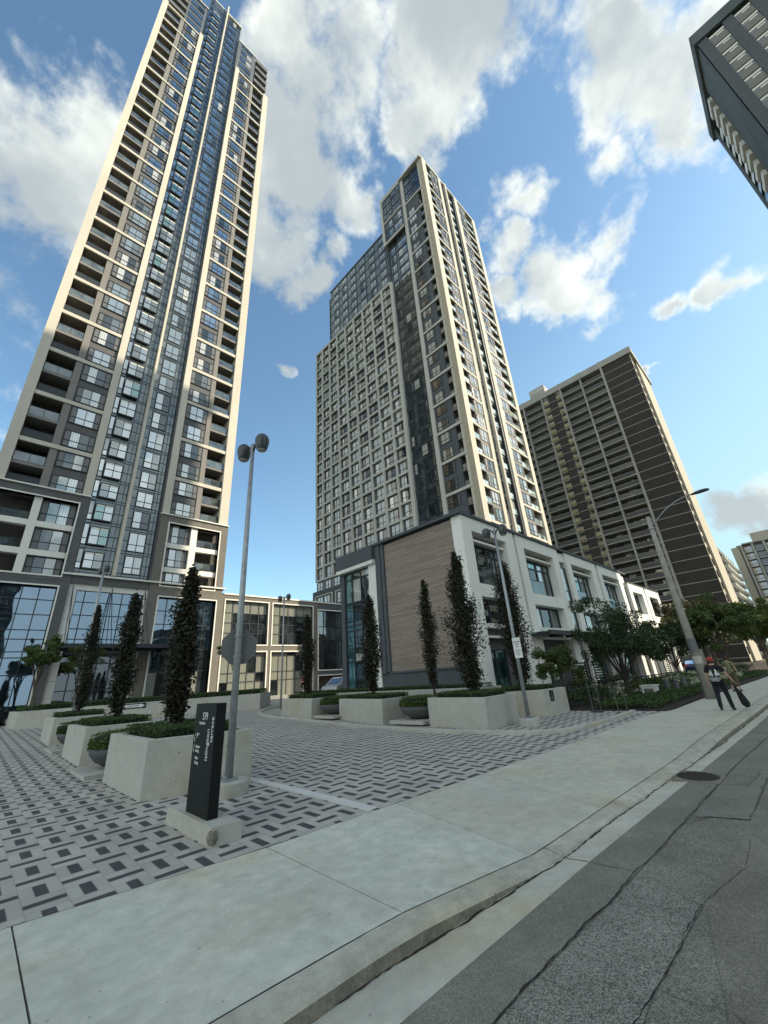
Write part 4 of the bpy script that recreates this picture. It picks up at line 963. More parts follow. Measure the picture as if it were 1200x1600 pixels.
    q = MB()
    for a, b in zip(px, px[1:]): q.face([(a, YM(a), -.0965), (b, YM(b), -.0965), (b, YG(b) - .004, -.0985), (a, YG(a) - .004, -.0985)], 'asph2')
    q.build('road_edge_strip', kind='structure')
    patch('road_patch', [(2.0, 1.28), (3.4, 1.355), (4.65, 1.31), (4.68, 1.44), (4.85, 1.67), (4.82, 1.85), (4.1, 1.88), (2.9, 1.95), (0, 1.97), (0, 1.3)], 'asph3', -.0955)
    patch('road_patch', [(7.0, 1.61), (7.11, 1.22), (9.47, 1.23), (9.66, 1.34), (8.72, 1.4), (8.69, 1.74), (6.9, 1.76)], 'asph2', -.0955)
    patch('road_patch', [(4.7, 1.30), (7.08, 1.22), (9.4, 1.2), (20, .4), (20, -1.6), (4.2, -.2), (3.0, .9)], 'asph4', -.0958)
    rr = random.Random(5)
    def crack(name, pts, w, m='tar', zc=-.0925):
        out = []
        for (a, b) in zip(pts, pts[1:]):
            n = max(2, int(math.dist(a, b) / .05))
            for i in range(n): out.append((a[0] + (b[0] - a[0]) * i / n, a[1] + (b[1] - a[1]) * i / n))
        out.append(pts[-1]); L_ = []; jit = 0
        for i, p in enumerate(out):
            a, b = out[max(i - 1, 0)], out[min(i + 1, len(out) - 1)]; t = Vector((b[0] - a[0], b[1] - a[1])).normalized(); nn = Vector((-t.y, t.x))
            jit = jit * .85 + rr.uniform(-.010, .010); ww = w * rr.uniform(.15, 1.05) * .8
            c = Vector(p) + nn * jit; L_.append((c + nn * ww / 2, c - nn * ww / 2))
        mb = MB()
        for A, B in zip(L_, L_[1:]): mb.face([(A[0].x, A[0].y, zc), (A[1].x, A[1].y, zc), (B[1].x, B[1].y, zc), (B[0].x, B[0].y, zc)], m)
        mb.build(name, kind='structure')
    crack('road_crack', main[1:17], .016)
    kx = [i * .45 - 3 for i in range(60)]
    crack('gutter_dirt', [(x, YK(x) - .040) for x in kx], .035, 'soil', -.1185)
    crack('road_crack', [(4.92, 2.30), (4.92, 2.12), (4.95, 1.88)], .012)
    crack('road_crack', [(1.6, 1.34), (3.08, 1.375), (3.36, 1.36), (3.73, 1.35), (4.04, 1.34), (4.65, 1.31)], .014)
    crack('road_crack', [(4.65, 1.31), (4.68, 1.44), (4.85, 1.67), (4.82, 1.82)], .009)
    crack('road_crack', [(6.58, 1.78), (7.0, 1.61), (7.11, 1.22), (8.41, 1.24), (9.47, 1.23)], .014)
    crack('road_crack', [(8.69, 1.76), (8.72, 1.4), (9.66, 1.34), (9.96, 1.35), (9.94, 1.72)], .014)
    crack('road_crack', [(9.5, 1.2), (13, .9), (20, .5)], .012)
    crack('road_crack', [(4.65, 1.31), (5.6, 1.12), (6.4, 1.16)], .008); crack('road_crack', [(2.2, .6), (3.4, .75), (4.6, .9), (5.5, .7)], .007)
    crack('road_crack', [(6.0, .4), (7.5, .55), (9.5, .2), (12, .3)], .010); crack('road_crack', [(3.4, 1.3), (3.5, 1.0), (3.1, .5), (3.3, 0)], .008)
setting()
# ================================================================== FOLIAGE
def leafmesh(name, C, size, mname, rng, flat=0.0, lo=.6):
    """rhombic leaves at the points C (n,3)"""
    n = len(C); a = rng.normal(size=(n, 3)); a[:, 2] *= (1 - flat); a /= np.linalg.norm(a, axis=1)[:, None] + 1e-9
    b = rng.normal(size=(n, 3)); b -= (b * a).sum(1)[:, None] * a; b /= np.linalg.norm(b, axis=1)[:, None] + 1e-9
    s = (size * rng.uniform(lo, 1.25, n))[:, None]; w = s * .55
    nrm = np.cross(a, b) * s * .12
    V = np.stack([C - a * s, C + b * w + nrm, C + a * s, C - b * w + nrm], 1).reshape(-1, 3)
    me = D.meshes.new(name); me.vertices.add(4 * n); me.vertices.foreach_set('co', V.astype(np.float32).ravel())
    me.loops.add(4 * n); me.loops.foreach_set('vertex_index', np.arange(4 * n, dtype=np.int32))
    me.polygons.add(n); me.polygons.foreach_set('loop_start', np.arange(0, 4 * n, 4, dtype=np.int32)); me.polygons.foreach_set('loop_total', np.full(n, 4, dtype=np.int32))
    me.materials.append(MT[mname]); me.update(); me.validate(); return me
NP = np.random.default_rng(11)
def bez(p, n=8):
    return [p[0].lerp(p[-1], i / n) for i in range(n + 1)]
def columnar_tree(x, y, z0, h, w, label, n=11000, leaf=.052, mname='purple', clear=.13, group='narrow dark leaved trees in the concrete planters', lean=0.0):
    t = thing('columnar_tree', (x, y, z0), label, 'tree', group)
    rng = np.random.default_rng(int(abs(x * 97 + y * 31) * 10))
    tr = MB(); path = [(x + rng.normal() * .015, y + rng.normal() * .015, z0 + h * .93 * i / 7) for i in range(8)]; path[0] = (x, y, z0 - .1)
    tr.tube(path, [.055 - .006 * i for i in range(8)], 'barkd', 8)
    # steep limbs
    cl = []
    nb = 34
    for i in range(nb):
        f = clear + (1 - clear) * (i / nb) ** .85; an = i * 2.4 + rng.normal() * .3
        g_ = (f - clear) / (1 - clear); env = w * min(1, .40 + g_ * 1.9) * (1 - max(0, g_ - .52) / .52) ** .8 * (1 + .22 * math.sin(f * 23 + an)) * rng.uniform(.65, 1.15)
        st = Vector((x, y, z0 + h * max(clear * .8, f - .14))); en = Vector((x + env * .8 * math.cos(an), y + env * .8 * math.sin(an), z0 + h * min(f, .97)))
        tr.tube([st, st.lerp(en, .5) + Vector((env * .12 * math.cos(an), env * .12 * math.sin(an), -.05)), en], [.018, .012, .006], 'barkd', 5)
        for q in np.linspace(.35, 1.05, 5): cl.append((st.lerp(en, q), env * .30 + .05))
    for i in range(6): cl.append((Vector((x, y, z0 + h * (.86 + .026 * i))), .09 - .01 * i))
    tr.build('trunk', t)
    per = n // len(cl); pts = []
    for c, r in cl:
        k = int(per * rng.uniform(.5, 1.4)); pts.append(np.array(c)[None, :] + rng.normal(size=(k, 3)) * np.array([r * .6, r * .6, r * 1.15])[None, :])
    pts = np.concatenate(pts); o = np.array([x, y, z0])
    link('crown', leafmesh('crown', pts - o, leaf, mname, rng, .3), t, (x, y, z0)); return t
def broad_tree(x, y, z0, h, r, label, n=9000, leaf=.13, mname='green', th=.35, cat='tree', group=None, nm='leafy_tree', bark='bark', tr_r=None, squash=.8, nl=9):
    t = thing(nm, (x, y, z0), label, cat, group)
    rng = np.random.default_rng(int(abs(x * 53 + y * 71) * 10) + 5)
    R0 = tr_r or h * .022
    tr = MB(); tr.tube([(x, y, z0 - .15), (x + .03 * h * rng.normal() * .3, y, z0 + h * th * .6), (x, y, z0 + h * th), (x, y, z0 + h * .8)], [R0, R0 * .85, R0 * .7, R0 * .25], bark, 9)
    cc = np.array([x, y, z0 + h - r * squash * 1.0]); cl = []
    for i in range(nl):
        an = i * 2.4 + rng.normal() * .3; el = rng.uniform(-.75, 1.2); rr_ = r * rng.uniform(.55, .85)
        en = Vector((x + rr_ * math.cos(an) * math.cos(el), y + rr_ * math.sin(an) * math.cos(el), cc[2] + rr_ * squash * math.sin(el)))
        st = Vector((x, y, z0 + h * th * rng.uniform(.8, 1.4))); md = st.lerp(en, .5) + Vector((0, 0, .06 * h))
        tr.tube([st, md, en], [R0 * .42, R0 * .25, R0 * .08], bark, 6)
        for q in range(5):
            d = rng.normal(size=3); d /= np.linalg.norm(d); cl.append((np.array(en) + d * r * rng.uniform(.08, .38) * np.array([1, 1, .8]), r * rng.uniform(.13, .25)))
    for q in range(nl * 2):
        d = rng.normal(size=3); d /= np.linalg.norm(d); d[2] = abs(d[2]) * 1.2 - .45 if rng.uniform() < .7 else d[2]
        cl.append((cc + d * r * rng.uniform(.4, .95) * np.array([1, 1, squash]), r * rng.uniform(.12, .26)))
    tr.build('trunk', t)
    per = n // len(cl); pts = []
    for c, rr_ in cl:
        k = int(per * rng.uniform(.6, 1.4)); d = rng.normal(size=(k, 3)); d /= np.linalg.norm(d, axis=1)[:, None]
        pts.append(c + d * (rr_ * rng.uniform(.35, 1.05, k) ** .6)[:, None] * np.array([1, 1, .7]))
    pts = np.concatenate(pts) - np.array([x, y, z0])
    link('crown', leafmesh('crown', pts, leaf, mname, rng, .25), t, (x, y, z0)); return t
def hedge_pts(poly, z0, z1, n, rng, rough=.03, top=.55):
    """points mostly on the skin of an extruded convex polygon"""
    P_ = [np.array(p, float) for p in poly]; c = sum(P_) / len(P_); out = []
    x0, x1 = min(p[0] for p in P_), max(p[0] for p in P_); y0, y1 = min(p[1] for p in P_), max(p[1] for p in P_)
    def inside(q):
        for a, b in zip(P_, P_[1:] + P_[:1]):
            if (b[0] - a[0]) * (q[1] - a[1]) - (b[1] - a[1]) * (q[0] - a[0]) < 0: return False
        return True
    area = sum(a[0] * b[1] - a[1] * b[0] for a, b in zip(P_, P_[1:] + P_[:1]))
    if area < 0: P_ = P_[::-1]
    nt = int(n * top)
    while len(out) < nt:
        q = (rng.uniform(x0, x1), rng.uniform(y0, y1))
        if inside(q):
            bump = noise.noise(Vector((q[0] * 2.2, q[1] * 2.2, z1))) * rough * 1.5
            out.append((q[0], q[1], z1 - abs(rng.normal()) * .04 + bump))
    L_ = [np.linalg.norm(b - a) for a, b in zip(P_, P_[1:] + P_[:1])]; tot = sum(L_)
    for (a, b), l in zip(zip(P_, P_[1:] + P_[:1]), L_):
        nn = np.array([(b - a)[1], -(b - a)[0]]) / l
        for _ in range(int((n - nt) * l / tot)):
            q = a + (b - a) * rng.uniform(); z = rng.uniform(z0, z1); bump = noise.noise(Vector((q[0] * 2.2, q[1] * 2.2, z * 3))) * rough * 1.6
            q = q + nn * (rng.normal() * .02 + bump - .01); out.append((q[0], q[1], z))
    return np.array(out)
def hedge(poly, z0, z1, label, n=2600, leaf=.028, mname='hedge', cat='hedge', nm='clipped_hedge', group=None):
    c = np.mean(np.array(poly), axis=0); loc = (float(c[0]), float(c[1]), z0); rng = np.random.default_rng(int(abs(c[0] * 131 + c[1] * 17)))
    pts = hedge_pts(poly, z0, z1, n, rng)
    me = leafmesh(nm, pts - np.array(loc), leaf, mname, rng)
    # dark twig core inside the hedge so that it is not hollow
    sh = [(c[0] + (p[0] - c[0]) * .93 - c[0], c[1] + (p[1] - c[1]) * .93 - c[1]) for p in poly]
    o = link(nm, me, None, loc, label=label, cat=cat, group=group)
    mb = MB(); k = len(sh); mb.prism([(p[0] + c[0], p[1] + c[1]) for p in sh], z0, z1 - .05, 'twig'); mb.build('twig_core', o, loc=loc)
    return o
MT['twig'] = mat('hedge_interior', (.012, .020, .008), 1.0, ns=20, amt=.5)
def shrub(x, y, z0, rx, ry, h, label, n=900, leaf=.05, mname='green', nm='shrub', cat='shrub', group=None, flowers=0):
    rng = np.random.default_rng(int(abs(x * 311 + y * 173)) + 3)
    cl = rng.normal(size=(14, 3)); cl /= np.linalg.norm(cl, axis=1)[:, None]; cl[:, 2] = np.abs(cl[:, 2])
    pts = []
    for c in cl:
        q = rng.normal(size=(n // 14, 3)) * .22 + c * .72; pts.append(q)
    pts = np.concatenate(pts) * np.array([rx, ry, h * .55]) + np.array([0, 0, h * .45]); pts[:, 2] = np.maximum(pts[:, 2], .02)
    o = link(nm, leafmesh(nm, pts, leaf, mname, rng), None, (x, y, z0), label=label, cat=cat, group=group)
    if flowers:
        f = rng.normal(size=(flowers, 3)); f /= np.linalg.norm(f, axis=1)[:, None]; f[:, 2] = np.abs(f[:, 2]) * .8 + .25
        f = f * np.array([rx, ry, h * .75]); q = (f[:, None, :] + rng.normal(size=(flowers, 16, 3)) * .06).reshape(-1, 3)
        link('flower_heads', leafmesh('flower_heads', q, .085, 'petal', rng), o, (x, y, z0), kind='stuff')
    return o

# ---- planters
def planter(poly, z0, h, label, hl, hn=2600, htop=.20, leaf=.03, mname='hedge', t=.14, soil=True, hin=.10, hp=None):
    c = np.mean(np.array(poly), axis=0); z = z0(poly) if callable(z0) else z0
    root = thing('concrete_planter', (float(c[0]), float(c[1]), z), label, 'planter', 'cast concrete planters')
    P_ = [Vector(p) for p in poly]; C2 = Vector((c[0], c[1])); n = len(P_)
    def inset(d):
        out = []
        for i in range(n):
            a, b, e = P_[i - 1], P_[i], P_[(i + 1) % n]
            u, v = (a - b).normalized(), (e - b).normalized(); s = abs(u.x * v.y - u.y * v.x); out.append(b + (u + v) * (d / s))
        return out
    I = inset(t); mb = MB()
    for i in range(n):
        j = (i + 1) % n
        A, B, a, b = P_[i], P_[j], I[i], I[j]; e = .012
        def F(p, zz): return (p.x, p.y, zz)
        An, Bn = A.lerp(a, .08), B.lerp(b, .08)
        mb.face([F(A, z - .15), F(B, z - .15), F(B, z + h - e), F(A, z + h - e)], 'conc'); mb.face([F(A, z + h - e), F(B, z + h - e), F(Bn, z + h), F(An, z + h)], 'conc')
        mb.face([F(An, z + h), F(Bn, z + h), F(b, z + h), F(a, z + h)], 'conc'); mb.face([F(a, z + h), F(b, z + h), F(b, z + h - .3), F(a, z + h - .3)], 'conc')
    mb.build('wall', root)
    s = MB(); s.face([(p.x, p.y, z + h - .12) for p in I], 'soil'); s.build('soil', root)
    H = hp or [tuple(p) for p in inset(t + hin)]
    if hl: hedge([tuple(p) for p in H], z + h - .13, z + h + htop, hl, hn, leaf, mname, group='clipped hedges in the planters')
    return root
pl1 = planter([(2.65, 12.2), (2.64, 9.25), (4.43, 8.63), (4.62, 11.9)], 0, .97, 'concrete planter closest to the black sign, with a dark stain near its corner', 'dense green hedge filling the planter closest to the black sign', 5200, .17, .026)
planter([(2.66, 18.2), (2.68, 15.3), (4.5, 14.7), (4.65, 17.9)], .04, .97, 'concrete planter second from the black sign in the left row', 'green hedge of the second left planter, spilling toward its left end', 4200, .17, .03)
planter([(2.78, 25.3), (2.72, 22.0), (4.6, 21.4), (4.75, 25.0)], .17, .97, 'concrete planter third in the left row, a grey bowl at its near side', 'low green hedge of the third left planter around a slim trunk', 3400, .17, .03)
planter([(2.19, 37.3), (2.38, 33.85), (15.2, 28.85), (18.1, 32.6)], .36, .98, 'very long low concrete planter wall crossing before the tallest tower', 'long dark hedge on the wall before the tallest tower', 9000, .30, .05, 'hedge')
planter([(12.64, 10.9), (12.19, 8.06), (14.38, 8.18), (14.75, 10.9)], .02, .94, 'concrete planter nearest the street in the right row, by the post with the notice', 'green hedge of the right hand planter nearest the street', 4200, .16, .028)
planter([(13.3, 17.2), (12.4, 13.18), (14.6, 13.3), (15.1, 16.9)], .02, .94, 'concrete planter in the middle of the right row, between the two grey bowls', 'green hedge of the middle right planter', 3600, .16, .032)
planter([(13.3, 22.6), (12.7, 18.7), (14.9, 18.9), (15.3, 22.3)], .10, .94, 'concrete planter farthest along the right row, ending by the far lamp post', 'green hedge of the farthest right planter', 3200, .20, .035)
planter([(15.0, 10.0), (16.29, 8.05), (18.0, 7.89), (18.35, 10.0)], 0, .93, 'concrete planter with a small black plaque, at the edge of the flower bed', 'hedge of the planter that carries the black plaque', 3600, .15, .03)
planter([(16.2, 26.5), (16.0, 10.6), (17.2, 10.4), (17.6, 26.4)], .1, 1.02, 'long narrow concrete planter at the foot of the brown slatted wall', 'long hedge strip at the foot of the brown slatted wall', 6500, .16, .04)
A_, B_ = Vector((2.64, 9.25, 0)), Vector((4.43, 8.63, 0)); U_ = (B_ - A_).normalized(); N_ = Vector((U_.y, -U_.x, 0))
for f_, z_ in ((.55, .70), (1.40, .70), (.55, .24), (1.40, .24)):
    c_ = A_ + U_ * f_; h = MB(); h.tube([c_ + Vector((0, 0, z_)) + N_ * .004, c_ + Vector((0, 0, z_)) - N_ * .02], .011, 'tar', 10); h.build('tie_hole', pl1)
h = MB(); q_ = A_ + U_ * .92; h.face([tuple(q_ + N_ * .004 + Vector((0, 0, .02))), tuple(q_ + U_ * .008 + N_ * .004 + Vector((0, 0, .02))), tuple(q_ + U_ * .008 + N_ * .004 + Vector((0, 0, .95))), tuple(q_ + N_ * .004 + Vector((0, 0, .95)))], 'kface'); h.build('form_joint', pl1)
# bowls
def bowl(x, y, z, r, label, hl, hr):
    p = MB(); p.box(x - .95, x + .75, y - .9, y + .9, z - .05, z + .07, 'conc')
    o = link('bowl_plinth', p.mesh('bowl_plinth', (x, y, z)), None, (x, y, z), label='flat pale slab under the ' + label, cat='plinth', group='slabs under the bowls')
    b = MB(); b.smooth = True
    b.lathe((x, y, z + .07), [(r * .28, 0), (r * .5, .03), (r * .78, .16), (r * .95, .32), (r, .46), (r * .97, .475), (r * .92, .46), (r * .86, .36), (r * .5, .34)], 'bowl', 32)
    link('bowl_planter', b.mesh('bowl_planter', (x, y, z)), None, (x, y, z), label=label, cat='planter bowl', group='round grey planter bowls')
    rng = np.random.default_rng(int(x * 40 + y * 3)); n = 3400
    th = rng.uniform(0, 2 * math.pi, n); u = rng.uniform(0, 1, n)
    zz = u * .30; rr_ = r * np.where(u > .72, np.sqrt(rng.uniform(0, 1, n)), 1.0) * (.98 - .1 * (u > .9))
    zz = np.where(u > .72, .30 + .06 * np.cos(rr_ / r * 1.5), zz)
    pts = np.stack([rr_ * np.cos(th), rr_ * np.sin(th), zz + .47], 1) + rng.normal(size=(n, 3)) * .018
    s = link('bowl_hedge', leafmesh('bowl_hedge', pts, .03, 'hedgey' if hr else 'hedge', rng), None, (x, y, z + .07), label=hl, cat='hedge', group='round hedges in the bowls')
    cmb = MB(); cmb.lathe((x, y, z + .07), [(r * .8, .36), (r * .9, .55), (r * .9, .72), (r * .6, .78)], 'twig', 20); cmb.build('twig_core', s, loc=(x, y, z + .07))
bowl(3.35, 13.75, .02, .80, 'grey bowl behind the planter closest to the black sign', 'round hedge showing just left of the closest planter', 1)
bowl(3.45, 20.1, .12, .80, 'grey bowl between the second and third left planters', 'round hedge between the second and third left planters', 0)
bowl(13.45, 12.0, .10, .84, 'grey bowl beside the right planter nearest the street', 'round yellowish hedge beside the right planter nearest the street', 1)
bowl(13.75, 17.95, .18, .84, 'grey bowl at the far end of the middle right planter', 'round yellowish hedge at the far end of the middle right planter', 1)
# trees in the planters
columnar_tree(3.5, 10.6, .85, 3.85, .36, 'tall narrow purple leaved tree behind the black sign')
columnar_tree(3.5, 15.9, .9, 4.1, .34, 'narrow dark tree leaning right in front of the entrance canopy')
columnar_tree(3.5, 22.4, 1.0, 4.7, .34, 'slim sparse dark tree in the third left planter, shorter than its neighbours', n=6500)
columnar_tree(13.5, 9.4, .9, 5.55, .62, 'largest dark tree, tall before the right end of the slatted wall', n=17000, clear=.08)
columnar_tree(14.3, 11.9, .9, 5.0, .38, 'thin gappy dark tree before the middle of the slatted wall', n=7500, clear=.12)
columnar_tree(13.5, 14.9, .9, 4.75, .50, 'dark tree before the glazed left end of the slatted block', n=12000, clear=.12)
columnar_tree(13.6, 20.5, 1.0, 4.5, .50, 'farthest dark tree, twin topped, before the low link building', n=11000, clear=.12)
columnar_tree(16.6, 9.0, .85, 5.6, .62, 'dark tree right behind the lamp post that carries the white notice', n=14000, clear=.10)
# other trees
broad_tree(3.4, 40.0, .5, 5.8, 1.5, 'small light green tree at the far left behind the long planter wall', 5000, .10, 'green', group='young trees by the tallest tower')
broad_tree(6.0, 40.6, .5, 5.3, 1.4, 'small light green tree left of the entrance doors, trunk bare', 5000, .10, 'green', group='young trees by the tallest tower')
broad_tree(17.6, 38.5, .6, 5.6, 1.5, 'small airy green tree below the back of the octagonal sign', 4000, .10, 'green', group='young trees by the tallest tower')
broad_tree(22.9, 7.0, 0, 5.3, 2.05, 'spreading dark leaved ornamental tree in front of the pale townhouse row', 14500, .060, 'dgreen', th=.16, bark='barkd', nl=14, squash=1.08)
broad_tree(21.6, 9.6, 0, 3.1, 1.25, 'short bushy green tree left of the spreading ornamental tree', 8000, .055, 'green', th=.15, squash=1.1)
broad_tree(66, 13.5, 0, 9.0, 4.2, 'olive brown tree behind the far townhouses', 12000, .20, 'olive', group='street trees farther along')
broad_tree(74, 11, 0, 9.4, 4.2, 'olive brown tree before the base of the brick slab', 12000, .20, 'olive', group='street trees farther along')
broad_tree(49, 6.0, 0, 7.2, 3.4, 'full deep green tree over the flower bed, right of the concrete pole', 16000, .14, 'green', group='street trees farther along', th=.25)
broad_tree(60, 4.2, 0, 7.4, 3.2, 'brighter green tree at the right edge beyond the walkers', 15000, .13, 'hedgey', group='street trees farther along', th=.25)
broad_tree(92, 13, 0, 11, 5.6, 'wide dark tree below the blank brick end of the slab', 12000, .24, 'dgreen', group='street trees farther along')
broad_tree(46, 9.5, 0, 5.6, 2.8, 'low dark tree behind the white flowering shrubs', 9000, .13, 'dgreen', group='street trees farther along', th=.15, squash=1.0)
broad_tree(84, 5.5, 0, 9.4, 4.4, 'farthest green tree at the end of the pavement', 7000, .26, 'green', group='street trees farther along')
# flower bed
rngb = np.random.default_rng(2)
nC = 26000; bx_ = 18.6 + (rngb.uniform(0, 1, nC) ** 1.3) * 30; by_ = np.array([YI(x) + .45 for x in bx_]) + rngb.uniform(0, 1, nC) * (2.3)
bz_ = np.array([.10 + .16 * max(0, noise.noise(Vector((a * 1.3, b * 1.3, 0)))) + .10 * max(0, noise.noise(Vector((a * 4, b * 4, 2)))) for a, b in zip(bx_, by_)]) + rngb.uniform(0, .16, nC)
link('juniper_ground_cover', leafmesh('juniper_ground_cover', np.stack([bx_, by_, bz_], 1), .05, 'hedge', rngb), None, (0, 0, 0), kind='stuff', label='low spreading green ground cover along the pavement edge', cat='ground cover')
SH = [(19.6, 8.6, .8, .6, 'dgreen', 0, 'dark low shrub right of the plaque planter'), (21.2, 8.0, .9, .7, 'dgreen', 0, 'rounded dark shrub under the short bushy tree'),
      (23.4, 7.9, .8, .7, 'hedgey', 30, 'light green shrub with a few pale blooms behind the railing'), (25.6, 7.7, .8, .7, 'hedgey', 18, 'yellow green shrub by the small utility box'),
      (28.0, 7.2, .9, .8, 'green', 0, 'green shrub behind the two grey posts'), (30.6, 6.8, 1.0, .8, 'green', 46, 'white flowering shrub beside the concrete pole, left part'),
      (33.0, 6.3, 1.0, .9, 'green', 60, 'white flowering shrub left of the red capped walker'), (36.0, 5.9, 1.1, 1.0, 'green', 60, 'white flowering shrub between the two walkers'),
      (39.5, 5.6, 1.1, 1.0, 'green', 40, 'white flowering shrub right of the second walker'), (43, 5.0, 1.3, 1.0, 'dgreen', 0, 'dark green shrub beyond the second walker'),
      (20.0, 11.2, .9, .9, 'dgreen', 0, 'dark shrub at the foot of the first townhouse door'), (26.5, 10.4, 1.1, 1.0, 'dgreen', 0, 'dark shrub before the black slatted screen'), (32, 10.0, 1.3, 1.0, 'dgreen', 0, 'dark shrub by the second slatted screen')]
for x, y, r, h, m, fl, lb in SH: shrub(x, y, .02, r, r, h, lb, 1300, .055, m, flowers=fl, group='shrubs of the flower bed')

# ================================================================== STREET FURNITURE
def text(parent, s, size, origin, xd, yd, mname='txt', name='lettering', align='LEFT', sx=1.0, depth=.002, bold=0.0):
    cu = D.curves.new('t', 'FONT'); cu.body = s; cu.size = size; cu.align_x = align; cu.extrude = depth; cu.offset = bold; cu.resolution_u = 3
    to = D.objects.new('t', cu); COL.objects.link(to); dg = bpy.context.evaluated_depsgraph_get(); me = D.meshes.new_from_object(to.evaluated_get(dg)); D.objects.remove(to)
    xd, yd = Vector(xd), Vector(yd); zd = xd.cross(yd); po = parent['_o']; O = Vector(origin)
    for v in me.vertices:
        p = O + xd * v.co.x * sx + yd * v.co.y + zd * v.co.z; v.co = p - Vector(po)
    me.materials.clear(); me.materials.append(MT[mname]); return link(name, me, parent, po)
def onx(px, py, c):
    r = ray(px, py); return CAM + r * ((c - CAM.x) / r.x)
def totem():
    b = MB(); b.hexa([(2.53, 7.50, -.02), (2.52, 5.82, -.02), (2.90, 5.80, -.02), (2.91, 7.48, -.02)][::-1], [(2.54, 7.49, .2), (2.53, 5.84, .2), (2.89, 5.81, .2), (2.90, 7.47, .2)][::-1], 'conc')
    b.lathe((2.545, 5.85, .17), [(.05, -.14), (.075, -.07), (.045, .0)], 'kface', 7)
    link('sign_footing', b.mesh('sign_footing', (2.7, 6.6, 0)), None, (2.7, 6.6, 0), label='chipped concrete block under the black sign', cat='footing')
    t = thing('totem_sign', (2.67, 6.56, .2), 'black upright address sign reading 579, on a concrete block', 'sign')
    p = MB(); p.box(2.60, 2.74, 6.19, 6.94, .2, 1.575, 'black'); p.build('panel', t)
    xd, yd = (0, -1, 0), (0, 0, 1); c = 2.598
    def put(s, px, py, size, sx=.8, bold=0, **k):
        q = onx(px, py, c); text(t, s, size, (c, q.y, q.z), xd, yd, sx=sx, bold=bold, **k)
    put('579', 316.5, 1124.5, .14, .9); put('Mabelle Ave', 311.5, 1131.5, .052, .85, .0004)
    put('P', 307.2, 1153, .10, .8, .001); put('Resident', 305.5, 1168, .052, .85, .0004); put('Parking', 305.0, 1174.5, .052, .85, .0004)
    put('Visitor', 304.0, 1185.5, .052, .85, .0004); put('Parking', 303.5, 1193, .052, .85, .0004)
    for z in (1.125, .985):
        m = MB(); y = 6.885; m.tube([(c, y - .02, z + .05), (c, y + .015, z), (c, y - .02, z - .05)], .005, 'txt', 5); m.build('arrow_mark', t)
    m = MB(); m.tube([(c, 6.79, 1.188), (c, 6.79, 1.165), (c, 6.735, 1.165), (c, 6.735, 1.188)], .004, 'txt', 5); m.build('car_mark', t)
    text(t, 'islington', .12, (c, 6.37, .85), (0, 0, 1), (0, 1, 0), sx=1.0); text(t, 'terrace', .12, (c, 6.245, 1.08), (0, 0, 1), (0, 1, 0), sx=.92)
totem()
def lamp_post(x, y, z0, h, label, ang=100, base=True, arm=.36, rp=.062, bh=.22):
    t = thing('lamp_post', (x, y, z0), label, 'lamp post', 'double headed lamp posts of the forecourt')
    if base:
        b = MB(); b.smooth = False; b.lathe((x, y, z0), [(.36, -.05), (.36, bh - .02), (.34, bh), (.1, bh)], 'conc', 32); b.build('concrete_base', t)
    zb = z0 + (bh if base else 0)
    p = MB(); p.smooth = True; p.tube([(x, y, zb - .01), (x, y, z0 + h * .5), (x, y, z0 + h)], [rp * 1.15, rp * .95, rp * .72], 'steel', 20); p.build('pole', t)
    q = MB()
    if base:
        q.box(x - .13, x + .13, y - .13, y + .13, zb + .005, zb + .03, 'steel')
        for a in (-1, 1):
            for c in (-1, 1): q.lathe((x + a * .1, y + c * .1, zb + .03), [(.016, 0), (.016, .05), (.008, .055)], 'steel', 8)
        q.build('base_plate', t)
    d = Vector((math.cos(R(ang)), math.sin(R(ang)), 0)); top = Vector((x, y, z0 + h))
    for s in (-1, 1):
        e = top + d * s * arm
        hd = MB(); hd.smooth = True
        c = e + d * s * .10 + Vector((0, 0, -.02))
        hd.lathe((c.x, c.y, c.z), [(.03, .16), (.09, .14), (.145, .08), (.17, .0), (.168, -.08), (.15, -.17), (.125, -.27), (.112, -.29)], 'lampg', 24)
        ho = hd.build('lamp_head', t)
        ln = MB(); ln.smooth = True; ln.lathe((c.x, c.y, c.z), [(.110, -.288), (.10, -.305), (.06, -.318), (.02, -.322)], 'lens', 20); ln.build('lens', ho, loc=t['_o'])
        a = MB(); a.smooth = True; a.tube([top + Vector((0, 0, -.25)), top + d * s * arm * .35 + Vector((0, 0, -.07)), top + d * s * arm * .8 + Vector((0, 0, .03)), c + Vector((0, 0, .05))], .03, 'lampg', 8); a.build('arm', t)
    return t
lamp_post(3.80, 8.25, 0, 7.42, 'nearest lamp post, standing by the black sign and carrying the octagonal sign', rp=.064, arm=.26)
lamp_post(13.74, 7.48, 0, 6.95, 'lamp post with the white parking notice, before the pale townhouses', arm=.24)
lamp_post(15.75, 26.9, .28, 7.7, 'far lamp post before the low link building', arm=.38, base=False)
lamp_post(4.3, 28.6, .35, 8.7, 'lamp post at the left, before the tallest tower', arm=.3, rp=.09, base=False)
lamp_post(62, 10.8, 0, 6.4, 'tiny distant lamp post beside the end of the townhouses', arm=.5, base=False)
